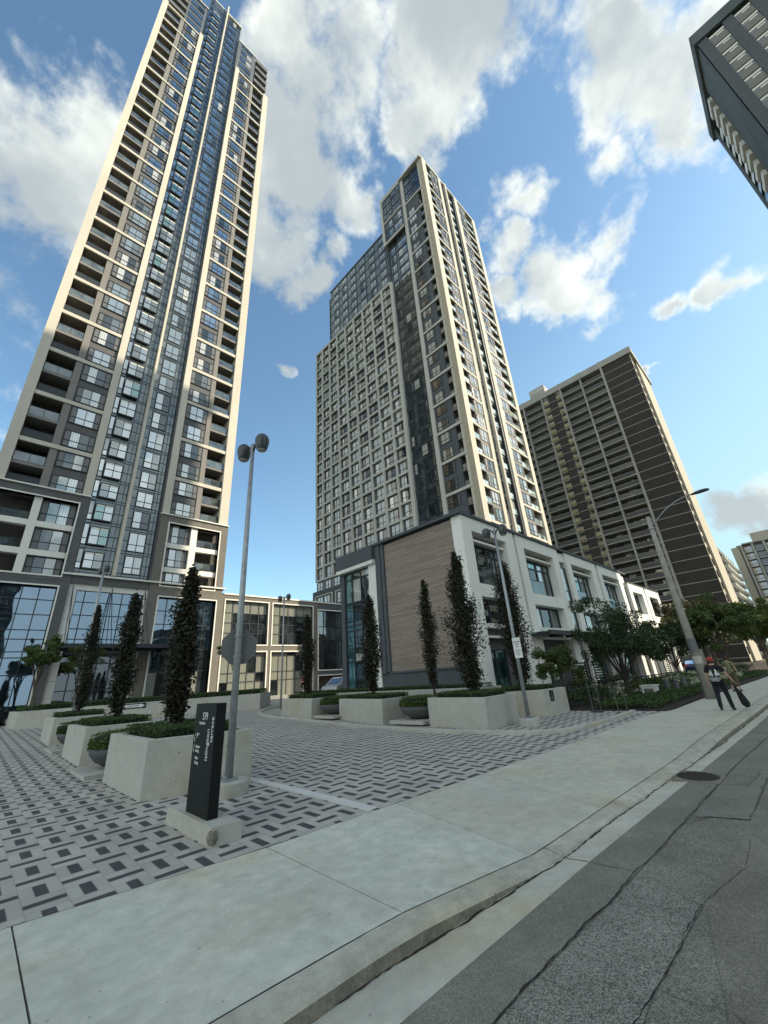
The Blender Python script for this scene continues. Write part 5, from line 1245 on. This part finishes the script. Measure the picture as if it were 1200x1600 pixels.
def octagon():
    c = Vector((3.76, 8.25, 2.56)); t = thing('road_sign', tuple(c), 'blank grey back of an octagonal sign fixed to the nearest lamp post', 'road sign')
    d = Vector((math.sin(R(38)), -math.cos(R(38)), 0))   # plate lies along this direction
    d = Vector((.90, -.42, 0)).normalized(); nrm = Vector((-d.y, d.x, 0))
    mb = MB(); pts = []
    for k in range(8):
        a = math.pi / 8 + k * math.pi / 4; pts.append(c + d * .375 * math.cos(a) + Vector((0, 0, .375 * math.sin(a))))
    o = Vector((.105, .105, 0))
    A = [p + o for p in pts]; B = [p + o + Vector((.0017, .0036, 0)) for p in pts]
    mb.face(A, 'signback'); mb.face(B[::-1], 'red')
    for i in range(8): j = (i + 1) % 8; mb.face([A[i], A[j], B[j], B[i]], 'signback')
    mb.build('plate', t)
    for z in (-.2, .2):
        b = MB(); b.lathe((3.80, 8.25, 2.56 + z), [(.078, -.012), (.084, -.01), (.084, .01), (.078, .012)], 'steel', 16); b.build('strap', t)
MT['signback'] = mat('grey_sign_back', (.14, .145, .145), .6, .2, ns=3, amt=.08)
octagon()
def notice():
    t = thing('parking_notice', (13.66, 7.4, 2.2), 'white parking notice strapped to the lamp post before the townhouses', 'sign')
    c = 13.655; p = MB(); p.box(13.657, 13.665, 7.22, 7.52, 2.10, 2.78, 'txt'); p.build('plate', t)
    for s, z, sz in (('AUTHORIZED', 2.62, .05), ('PARKING', 2.54, .05), ('ONLY', 2.46, .05)): text(t, s, sz, (c, 7.37, z), (0, -1, 0), (0, 0, 1), 'black', align='CENTER', sx=.8, bold=.001)
    for k in range(4):
        m = MB(); w = (.11, .09, .10, .06)[k]; m.box(c - .001, c + .001, 7.37 - w, 7.37 + w, 2.36 - k * .055, 2.375 - k * .055, 'lampg'); m.build('small_print', t)
notice()
def plaque():
    t = thing('plaque', (17.2, 7.9, .6), 'small black plaque with a pale emblem on the concrete planter by the flower bed', 'plaque')
    a = Vector((16.29, 8.05, 0)); b = Vector((18.0, 7.89, 0)); u = (b - a).normalized(); n = Vector((u.y, -u.x, 0))
    def pt(s, z, d=.006): q = a + u * s + n * d; return (q.x, q.y, z)
    mb = MB(); A = [pt(.42, .48), pt(.72, .48), pt(.72, .87), pt(.42, .87)]; B = [pt(.42, .48, -.01), pt(.72, .48, -.01), pt(.72, .87, -.01), pt(.42, .87, -.01)]
    mb.face(A, 'black')
    for i in range(4): mb.face([A[(i + 1) % 4], A[i], B[i], B[(i + 1) % 4]], 'black')
    mb.build('plate', t)
    m = MB()
    for k in range(5):
        s = .45 + .05 * k; m.face([pt(s, .52 + .03 * (k % 2), .009), pt(s + .035, .52, .009), pt(.585 + .02 * (k - 2), .70 + .02 * (k % 2), .009), pt(.565 + .02 * (k - 2), .72, .009)], 'signback')
    m.face([pt(.54, .74, .009), pt(.60, .74, .009), pt(.60, .81, .009), pt(.54, .81, .009)], 'signback'); m.build('emblem', t)
plaque()
def arrow_sign():
    a = Vector((2.38, 33.85, 0)); b = Vector((15.2, 28.85, 0)); u = (b - a).normalized(); n = Vector((u.y, -u.x, 0)); L0 = (b - a).length
    # where the sight line to the sign meets the planter face
    r = ray(211, 1103); tt = (a - CAM).dot(n) / r.dot(n); q = CAM + r * tt; s0 = (q - a).dot(u); z0 = q.z
    t = thing('one_way_sign', (q.x, q.y, q.z), 'black arrow sign with white arrow lying on the face of the long planter wall', 'road sign')
    def pt(s, z, d): p = a + u * (s0 + s) + n * d; return (p.x, p.y, z0 + z)
    W_, H_ = .62, .15
    mb = MB(); A = [pt(-W_, -H_, .02), pt(W_, -H_, .02), pt(W_, H_, .02), pt(-W_, H_, .02)]; B = [pt(-W_, -H_, 0), pt(W_, -H_, 0), pt(W_, H_, 0), pt(-W_, H_, 0)]
    mb.face(A, 'black')
    for i in range(4): mb.face([A[(i + 1) % 4], A[i], B[i], B[(i + 1) % 4]], 'black')
    mb.build('plate', t)
    m = MB(); d = .023; m.face([pt(-.55, -.085, d), pt(.32, -.085, d), pt(.32, .085, d), pt(-.55, .085, d)], 'txt'); m.face([pt(.32, -.125, d), pt(.56, 0, d), pt(.32, .125, d)], 'txt'); m.build('arrow', t)
    text(t, 'ONE WAY', .13, pt(-.46, -.045, .026), u, (0, 0, 1), 'black', sx=1.15, bold=.002)
arrow_sign()
def red_sign():
    t = thing('small_sign', (23.2, 38, .5), 'white over red sign on a thin white post before the low link building', 'sign')
    p = PYp(474, 1050, 38); x = p.x
    mb = MB(); mb.tube([(x, 38, .4), (x, 38, 4.6)], .05, 'txt', 8); mb.build('post', t)
    m = MB(); m.box(x - .13, x + .13, 37.9, 37.94, 2.35, 2.75, 'txt'); m.build('upper_plate', t)
    m = MB(); m.box(x - .30, x + .30, 37.9, 37.94, 1.75, 2.3, 'red'); m.box(x - .26, x + .26, 37.88, 37.90, 1.95, 2.08, 'txt'); m.build('lower_plate', t)
def PYp(px, py, c):
    r = ray(px, py); return CAM + r * ((c - CAM.y) / r.y)
red_sign()
def utility_pole():
    x, y = 23.37, 3.96
    t = thing('utility_pole', (x, y, 0), 'thick tapering concrete pole with a long curved lamp arm, beside the walkers', 'street lamp')
    p = MB(); p.smooth = True; p.tube([(x, y, -.1), (x, y, 4), (x, y, 8.55)], [.20, .155, .10], 'pole', 20); p.build('pole', t)
    a = MB(); a.smooth = True
    hx, hy, hz = 23.4, 1.55, 9.0
    a.tube([(x, y, 8.0), (x, 3.55, 8.35), (x, 3.1, 8.7), (x, 2.6, 8.95), (x, 2.2, 9.05), (x, 1.9, 9.06)], .028, 'steel', 10); a.build('lamp_arm', t)
    h = MB(); h.smooth = True
    prof = [(2.0, .03, 0), (1.85, .09, .01), (1.7, .13, .02), (1.5, .15, .03), (1.3, .13, .03), (1.18, .05, .02)]
    rings = []
    k = h.mi('lampg')
    for (yy, r, dz) in prof:
        b = len(h.v); rings.append(b)
        for j in range(12):
            an = 2 * math.pi * j / 12; h.v.append((x + r * math.cos(an), yy, 9.05 + dz + r * .55 * math.sin(an)))
    for A, B in zip(rings, rings[1:]):
        for j in range(12): q = (j + 1) % 12; h.f.append((A + j, A + q, B + q, B + j)); h.m.append(k)
    h.f.append(tuple(rings[0] + j for j in range(12))[::-1]); h.f.append(tuple(rings[-1] + j for j in range(12))); h.m += [k, k]
    h.build('lamp_head', t)
    c = MB(); c.lathe((x, y, 7.95), [(.12, -.05), (.13, -.04), (.13, .04), (.12, .05)], 'steel', 16); c.build('clamp', t)
    st = MB(); st.lathe((x, y, 1.9), [(.185, 0), (.1865, .0), (.1845, .62), (.18, .62)], 'signback', 20); st.lathe((x, y, 1.45), [(.188, 0), (.1895, .0), (.1875, .3), (.18, .3)], 'conc', 20); st.build('faded_poster', t)
utility_pole()
# railing, posts, screens, boxes of the garden
def railing():
    t = thing('garden_railing', (18.8, 7.9, 0), 'thin black metal railing running through the flower bed', 'railing')
    pts = [(18.7, 8.1), (22, 7.3), (26, 6.9), (30.5, 6.5), (36, 6.1), (44, 5.6)]
    r = MB(); r.tube([(a, b, .95) for a, b in pts], .022, 'black', 6); r.build('rail', t)
    L_ = []
    for a, b in zip(pts, pts[1:]):
        n = max(1, round(math.dist(a, b) / 1.15))
        for i in range(n): L_.append((a[0] + (b[0] - a[0]) * i / n, a[1] + (b[1] - a[1]) * i / n))
    for x, y in L_:
        m = MB(); m.tube([(x, y, 0), (x, y, .95)], .02, 'black', 6); m.build('post', t)
railing()
for i, (x, y, lb) in enumerate([(17.75, 6.72, 'low black hoop stand on the pavers, left one beside the plaque planter'), (17.15, 5.6, 'low black hoop stand on the pavers, right one near the pavement')]):
    t = thing('bicycle_stand', (x, y, 0), lb, 'bicycle stand', 'bicycle stands at the edge of the bed')
    m = MB(); m.tube([(x - .02, y - .16, 0), (x - .02, y - .16, .85), (x, y - .1, .92), (x, y + .1, .92), (x + .02, y + .16, .85), (x + .02, y + .16, 0)], .022, 'lampg', 8); m.build('hoop', t)
    m = MB(); m.box(x - .1, x + .1, y - .22, y + .22, 0, .06, 'lampg'); m.build('foot', t)
for x, y, lb in [(26.6, 6.2, 'grey meter post in the bed, the nearer left one'), (27.2, 5.9, 'grey meter post in the bed, the middle one of three'), (28.6, 5.8, 'grey meter post in the bed, set apart to the right')]:
    m = MB(); m.tube([(x, y, 0), (x, y, .62)], [.11, .13], 'signback', 12); m.tube([(x, y, .62), (x, y, .72)], [.16, .10], 'lampg', 12)
    link('meter_post', m.mesh('meter_post', (x, y, 0)), None, (x, y, 0), label=lb, cat='post', group='grey posts in the flower bed')
m = MB(); m.box(23.9, 24.5, 6.1, 6.7, 0, .55, 'white'); m.box(23.88, 23.9, 6.2, 6.6, .1, .45, 'signback'); m.box(23.85, 24.55, 6.05, 6.75, .55, .6, 'white')
link('utility_box', m.mesh('utility_box', (24.2, 6.4, 0)), None, (24.2, 6.4, 0), label='small pale utility box low in the flower bed', cat='utility box')
for x0, lb in ((27.2, 'black slatted privacy screen under the first glass canopy'), (31.0, 'wide black slatted privacy screen behind the spreading tree'), (49.5, 'small slatted screen before the sunlit row')):
    t = thing('privacy_screen', (x0, 11.2, 0), lb, 'screen', 'slatted terrace screens')
    m = MB()
    for k in range(10): m.box(x0, x0 + 2.4, 11.2, 11.23, .25 + k * .17, .34 + k * .17, 'black' if x0 < 45 else 'lampg')
    m.build('slats', t)
    for q in (0, 2.36): m = MB(); m.box(x0 + q, x0 + q + .07, 11.23, 11.29, 0, 1.95, 'black'); m.build('post', t)
# manhole
def manhole():
    t = thing('drain_grate', (9.05, 2.06, -.095), 'round iron grate in a square frame in the gutter', 'grate')
    m = MB(); x, y, r = 9.05, 2.08, .30
    m.box(x - .38, x + .38, y - .34, y + .30, -.12, -.088, 'kface'); m.build('frame', t)
    c = MB(); c.lathe((x, y, -.09), [(r, 0), (r, .010), (r - .02, .012), (0.01, .006)], 'iron', 36)
    for k in range(-6, 7):
        w = math.sqrt(max(0, (r - .03) ** 2 - (k * .042) ** 2)); c.box(x + k * .042 - .008, x + k * .042 + .008, y - w, y + w, -.082, -.070, 'iron')
    c.build('grate', t)
MT['iron'] = mat('rusty_iron', (.055, .05, .043), .7, .4, ns=20, amt=.4)
manhole()

# ================================================================== VEHICLES
def car(loc, rz, label, kind, paint, group=None):
    root = D.objects.new(kind, None); COL.objects.link(root); root.location = loc; root.rotation_euler = (0, 0, rz); root['_o'] = (0, 0, 0); setp(root, label, 'van' if kind == 'parked_van' else 'car', group)
    van = kind == 'parked_van'; L_, Wd = (4.9, .93) if van else (4.7, .90)
    if van: low = [(-2.45, .35), (-2.48, .75), (-2.42, 1.02), (-1.9, 1.08), (1.2, 1.08), (2.2, .92), (2.45, .72), (2.47, .4)]; cab = [(-2.38, 1.05), (-2.22, 1.62), (-1.95, 1.74), (.4, 1.76), (.8, 1.66), (1.65, 1.06)]
    else: low = [(-2.3, .35), (-2.35, .7), (-2.25, .95), (-1.6, .98), (1.0, .95), (2.1, .82), (2.33, .6), (2.34, .38)]; cab = [(-1.9, .97), (-1.2, 1.36), (-.8, 1.43), (.2, 1.44), (.6, 1.36), (1.25, .95)]
    MT['_p'] = MT[paint]
    def loft(nm, prof, hw, hw2, bottom, m, par=root):
        mb = MB(); mb.smooth = False; n = len(prof)
        for s in (-1, 1):
            pass
        A = [(x, -hw if z < 1.0 else -hw2(z), z) for x, z in prof]; B = [(x, hw if z < 1.0 else hw2(z), z) for x, z in prof]
        A = [(prof[0][0], -hw, bottom)] + A + [(prof[-1][0], -hw, bottom)]; B = [(prof[0][0], hw, bottom)] + B + [(prof[-1][0], hw, bottom)]
        mb.face(A[::-1], m); mb.face(B, m)
        for i in range(len(A)): j = (i + 1) % len(A); mb.face([A[i], A[j], B[j], B[i]], m)
        o = mb.build(nm, par); o.modifiers.new('b', 'BEVEL').width = .06; o.modifiers['b'].segments = 3; return o
    loft('body', low, Wd, lambda z: Wd, .28, paint)
    loft('cabin', cab, Wd - .02, lambda z: Wd - .04 - (z - 1.0) * .20, .92, paint)
    g = MB(); zt = 1.62 if van else 1.34; zb = 1.10 if van else 1.0
    segs = [(-2.1, -1.25), (-1.15, -.15), (-.05, 1.0)] if van else [(-1.35, -.45), (-.35, .85)]
    for s in (-1, 1):
        for a, b in segs:
            y0, y1 = s * (Wd + .004 - (0 if not van else .02)), s * (Wd - .02 - (zt - 1) * .20 + .012)
            q = MB(); q.face([(a, y0, zb), (b, y0, zb), (b - .12, y1, zt), (a + .05, y1, zt)], 'g_dark'); q.build('side_window', root)
    q = MB(); e = .02
    rx = (-2.42, -2.26) if van else (-1.86, -1.22)
    q.face([(rx[0] - .0, -.75, zb), (rx[0], .75, zb), (rx[1] - .02, .68, zt), (rx[1] - .02, -.68, zt)], 'g_dark'); q.build('rear_window', root)
    q = MB(); fx = (1.68, .84) if van else (1.27, .62)
    q.face([(fx[0], -.75, zb - .02), (fx[0], .75, zb - .02), (fx[1] + .03, .66, zt), (fx[1] + .03, -.66, zt)], 'g_mid'); q.build('windscreen', root)
    for sx in (-1.5, 1.5):
        for s in (-1, 1):
            w = MB(); w.smooth = True; k = w.mi('black')
            w.tube([(sx, s * (Wd - .18), .33), (sx, s * (Wd + .01), .33)], .33, 'black', 24); wo_ = w.build('wheel', root)
            r = MB(); r.tube([(sx, s * (Wd + .005), .33), (sx, s * (Wd + .02), .33)], .21, 'steel', 16); r.build('rim', wo_, loc=(0, 0, 0))
    for s in (-.72, .72):
        m = MB(); m.box(2.28, 2.42, s - .16, s + .16, .62, .76, 'lens'); m.build('headlight', root)
        m = MB(); m.box(-2.5 if van else -2.38, -2.3, s - .1, s + .14, .75, 1.0, 'red'); m.build('tail_light', root)
        m = MB(); m.box(.95, 1.12, s * 1.36 - .08, s * 1.36 + .08, 1.02, 1.14, paint); m.build('mirror', root)
    return root
MT['silver'] = mat('silver_paint', (.42, .43, .43), .3, .6, ns=1, amt=.03); MT['blackp'] = mat('black_car_paint', (.012, .013, .015), .18, .1, ns=1, amt=.03); MT['navy'] = mat('navy_car_paint', (.02, .03, .07), .25, .2, ns=1, amt=.03)
car((28.6, 36.5, .45), R(200), 'silver minivan half hidden behind the hedge, left of the glazed bay', 'parked_van', 'silver')
car((.8, 39.5, .42), R(5), 'black car cut off by the left edge, behind the planter wall', 'parked_car', 'blackp')
car((59.5, 10.6, 0), R(10), 'dark blue car partly seen past the end of the townhouses', 'parked_car', 'navy')

# ================================================================== PEOPLE
MT['skin'] = mat('skin', (.42, .26, .18), .55, ns=6, amt=.06); MT['shirtk'] = mat('black_cotton', (.014, .014, .018), .95, ns=9, amt=.2); MT['trk'] = mat('black_denim', (.012, .013, .018), .95, ns=9, amt=.2)
MT['cap'] = mat('red_cap', (.30, .045, .035), .8, ns=9, amt=.1); MT['hair'] = mat('brown_hair', (.06, .035, .02), .8, ns=30, amt=.4); MT['greybag'] = mat('grey_nylon', (.22, .22, .22), .8); MT['emb'] = mat('pale_print', (.55, .55, .54), .9, ns=14, amt=.35)
MT['olivec'] = mat('olive_cloth', (.10, .095, .055), .95, ns=9, amt=.2); MT['shoe'] = mat('dark_shoes', (.03, .028, .026), .6)
def striped():
    m, t, b = principled('striped_shirt'); g = N(t, 'ShaderNodeNewGeometry'); sx = N(t, 'ShaderNodeSeparateXYZ'); t.links.new(g.outputs['Position'], sx.inputs[0])
    s = M2(t, 'GREATER_THAN', M2(t, 'FRACT', M2(t, 'MULTIPLY', sx.outputs['Z'], 11.0)), .6); mi = N(t, 'ShaderNodeMix', data_type='RGBA'); mi.inputs[6].default_value = (.13, .14, .06, 1); mi.inputs[7].default_value = (.26, .26, .16, 1)
    t.links.new(s, mi.inputs[0]); t.links.new(mi.outputs[2], b.inputs['Base Color']); b.inputs['Roughness'].default_value = .95; return m
MT['strip'] = striped()
def skinmesh(name, pts, edges, rad, mname, parent, rootv=0, lv=2, o0=(0, 0, 0)):
    me = D.meshes.new(name); me.from_pydata(pts, edges, []); o = D.objects.new(name, me); COL.objects.link(o)
    sk = o.modifiers.new('s', 'SKIN'); sk.use_smooth_shade = True
    if not me.skin_vertices: pass
    for i, v in enumerate(me.skin_vertices[0].data):
        r = rad[i]; v.radius = r if isinstance(r, tuple) else (r, r); v.use_root = (i == rootv)
    sb = o.modifiers.new('u', 'SUBSURF'); sb.levels = lv; sb.render_levels = lv
    dg = bpy.context.evaluated_depsgraph_get(); nm = D.meshes.new_from_object(o.evaluated_get(dg)); D.objects.remove(o)
    nm.materials.clear(); nm.materials.append(MT[mname])
    return link(name, nm, parent, parent['_o'])
def person(loc, H, label, kind):
    root = D.objects.new('person', None); COL.objects.link(root); root.location = loc; root.rotation_euler = (0, 0, R(-3)); s = H / 1.70; root.scale = (s, s, s); root['_o'] = (0, 0, 0)
    setp(root, label, 'person', 'walkers on the pavement')
    a = kind == 0
    hipR, hipL = (0, -.09, .90), (0, .09, .90)
    knR, knL = ((.13, -.12, .50), (-.02, .12, .50)) if a else ((.16, -.10, .50), (.0, .11, .49))
    anR, anL = ((.10, -.16, .09), (-.20, .11, .13)) if a else ((.20, -.12, .09), (-.24, .1, .17))
    toR, toL = ((.26, -.18, .04), (-.05, .13, .045)) if a else ((.36, -.13, .05), (-.10, .1, .05))
    shR, shL = (0, -.18, 1.40), (0, .18, 1.40)
    elR, elL = ((-.03, -.33, 1.16), (-.06, .24, 1.13)) if a else ((-.08, -.25, 1.14), (.06, .25, 1.14))
    wrR, wrL = ((.06, -.43, .93), (.03, .27, .90)) if a else ((.02, -.28, .92), (.22, .24, .98))
    P_ = [(0, 0, .93), (0, 0, 1.10), (0, 0, 1.30), (0, 0, 1.43), (.01, 0, 1.50), (.025, 0, 1.58), (.02, 0, 1.66), hipR, knR, anR, toR, hipL, knL, anL, toL, shR, elR, wrR, shL, elL, wrL]
    E_ = [(0, 1), (1, 2), (2, 3), (3, 4), (4, 5), (5, 6), (0, 7), (7, 8), (8, 9), (9, 10), (0, 11), (11, 12), (12, 13), (13, 14), (3, 15), (15, 16), (16, 17), (3, 18), (18, 19), (19, 20)]
    Rd = [(.13, .11), (.125, .10), (.14, .105), (.09, .07), .052, (.078, .092), (.07, .085), .085, .055, .038, .035, .085, .055, .038, .035, .055, .042, .028, .055, .042, .028]
    def hand(w, e, sgn):
        n0 = len(P_); w, e = Vector(w), Vector(e); d = (w - e).normalized(); p = w + d * .07; P_.append(tuple(p)); Rd.append((.032, .016)); base = 17 if sgn < 0 else 20; E_.append((base, n0))
        return p, d
    hand(wrR, elR, -1); hand(wrL, elL, 1)
    body = skinmesh('body', P_, E_, Rd, 'skin', root)
    for w, e, sg in ((wrR, elR, -1), (wrL, elL, 1)):
        w, e = Vector(w), Vector(e); d = (w - e).normalized(); side = Vector((1, 0, 0)) - d * d.x; side.normalize(); inn = d.cross(side)
        mb = MB(); mb.smooth = True
        for k in range(4):
            st = w + d * .075 + side * (.024 - .016 * k); ln = (.062, .070, .066, .052)[k]; curl = inn * (-sg) * .0
            cl = .035 if (a and sg < 0) else .018
            mb.tube([st, st + d * ln * .5 + inn * cl * .3 * sg * -1, st + d * ln + inn * cl * sg * -1], [.0095, .0088, .007], 'skin', 7)
        st = w + d * .03 + side * .028; mb.tube([st, st + d * .03 + side * .018, st + d * .058 + side * .016], [.011, .010, .008], 'skin', 7)
        mb.build('fingers', body, loc=(0, 0, 0))
    f = MB(); f.smooth = True; f.lathe((.125, 0, 1.585), [(.004, .03), (.010, .0), (.014, -.02), (.006, -.028)], 'skin', 8)
    for y in (-.085, .085): f.lathe((.015, y, 1.585), [(.006, .03), (.014, .02), (.013, -.01), (.006, -.03)], 'skin', 8)
    f.build('face', body, loc=(0, 0, 0))
    e = MB(); e.smooth = True
    for y in (-.032, .032): e.lathe((.108, y, 1.605), [(.004, .008), (.012, 0), (.004, -.008)], 'black', 8)
    e.lathe((.108, 0, 1.535), [(.004, .004), (.022, 0), (.004, -.005)], 'cap', 8); e.build('eyes_and_mouth', body, loc=(0, 0, 0))
    top = 'shirtk' if a else 'strip'
    mid = lambda p, q, t: tuple(Vector(p).lerp(Vector(q), t))
    skinmesh('shirt', [(0, 0, .88), (0, 0, 1.10), (0, 0, 1.30), (0, 0, 1.415), shR, mid(shR, elR, .78), shL, mid(shL, elL, .78)], [(0, 1), (1, 2), (2, 3), (3, 4), (4, 5), (3, 6), (6, 7)], [(.175, .135), (.165, .125), (.175, .125), (.10, .085), .082, .070, .082, .070], top, root, 1)
    tl = 1.08 if a else .25
    if a: skinmesh('trousers', [(0, 0, .95), hipR, knR, mid(knR, anR, tl), hipL, knL, mid(knL, anL, tl)], [(0, 1), (1, 2), (2, 3), (0, 4), (4, 5), (5, 6)], [(.15, .12), .105, .078, .062, .105, .078, .062], 'trk', root)
    else: skinmesh('shorts', [(0, 0, .95), hipR, mid(hipR, knR, 1.0), mid(knR, anR, .55), hipL, mid(hipL, knL, 1.0), mid(knL, anL, .55)], [(0, 1), (1, 2), (2, 3), (0, 4), (4, 5), (5, 6)], [(.155, .12), .11, .088, .07, .11, .088, .07], 'olivec', root)
    for an, to in ((anR, toR), (anL, toL)):
        b = Vector(an); t = Vector(to); hl = b + (b - t) * .28; hl.z = t.z + (.03 if an is anL else 0)
        skinmesh('shoe', [tuple(hl), tuple(b.lerp(t, .4) + Vector((0, 0, -.015))), tuple(t)], [(0, 1), (1, 2)], [.044, .05, .04], 'shoe' if a else 'shoe', root)
    h = MB(); h.smooth = True
    if a:
        h.lathe((.012, 0, 1.60), [(.100, 0), (.108, .02), (.105, .07), (.085, .115), (.04, .14), (.005, .145)], 'cap', 20); co = h.build('cap', root)
        v = MB(); v.face([(.09, -.075, 1.612), (.19, -.05, 1.60), (.20, 0, 1.60), (.19, .05, 1.60), (.09, .075, 1.612)], 'cap'); v.face([(.09, -.075, 1.606), (.19, -.05, 1.594), (.20, 0, 1.594), (.19, .05, 1.594), (.09, .075, 1.606)][::-1], 'cap'); v.build('visor', co, loc=(0, 0, 0))
        hh = MB(); hh.smooth = True; hh.lathe((0, 0, 1.52), [(.06, 0), (.088, .03), (.096, .09), (.09, .1)], 'hair', 16); hh.build('hair', root)
    else:
        h.lathe((.0, 0, 1.53), [(.07, 0), (.10, .05), (.108, .11), (.095, .17), (.05, .205), (.005, .21)], 'hair', 20); h.build('hair', root)
    if a:
        g = MB(); g.hexa([(-.17, -.12, .92), (-.27, -.10, .93), (-.27, .10, .93), (-.17, .12, .92)][::-1], [(-.15, -.15, 1.06), (-.24, -.13, 1.07), (-.24, .13, 1.07), (-.15, .15, 1.06)][::-1], 'greybag'); o = g.build('waist_bag', root); o.modifiers.new('b', 'BEVEL').width = .03; o.modifiers['b'].segments = 3
        # pale print on the back of the shirt
        sh = [(-.13, 1.13), (-.17, 1.16), (-.13, 1.20), (-.11, 1.27), (-.09, 1.33), (-.03, 1.315), (.02, 1.335), (.07, 1.30), (.09, 1.24), (.15, 1.19), (.17, 1.15), (.10, 1.13), (.06, 1.10), (0, 1.085), (-.07, 1.10)]
        m = MB(); C_ = (0, 1.20)
        def on(y, z): return (-(.135 * math.sqrt(max(0, 1 - (y / .21) ** 2)) + .006) - .006, y, z)
        for (y0, z0), (y1, z1) in zip(sh, sh[1:] + sh[:1]):
            for q in range(4):
                a0, a1 = q / 4, (q + 1) / 4; L4 = [(C_[0] + (y - C_[0]) * aa, C_[1] + (z - C_[1]) * aa) for (y, z), aa in (((y0, z0), a0), ((y0, z0), a1), ((y1, z1), a1), ((y1, z1), a0))]
                m.face([on(*p) for p in L4], 'emb')
        m.build('back_print', root)
    return root
p1 = person((18.55, 2.80, 0), 1.66, 'person in red cap and black shirt with pale back print, carrying a dark bag', 0)
p2 = person((27.2, 3.45, 0), 1.64, 'person in yellow green striped shirt and olive shorts, farther along the pavement', 1)
wb = MB(); wb.smooth = True; bx0 = Vector((18.62, 2.36, 0))
wb.tube([bx0 + Vector((0, .07, .85)), bx0 + Vector((0, .03, .70)), bx0 + Vector((0, -.02, .55)), bx0 + Vector((0, -.06, .35)), bx0 + Vector((0, -.10, .20)), bx0 + Vector((0, -.12, .10))], [.012, .04, .07, .105, .115, .06], 'shirtk', 14)
link('carried_bag', wb.mesh('carried_bag', (18.6, 2.36, .5)), None, (18.6, 2.36, .5), label='sagging black bag hanging from the right hand of the red capped walker', cat='bag')

hide_cleanup()
for o in list(COL.objects):
    for k in [k for k in o.keys() if k.startswith('_')]: del o[k]
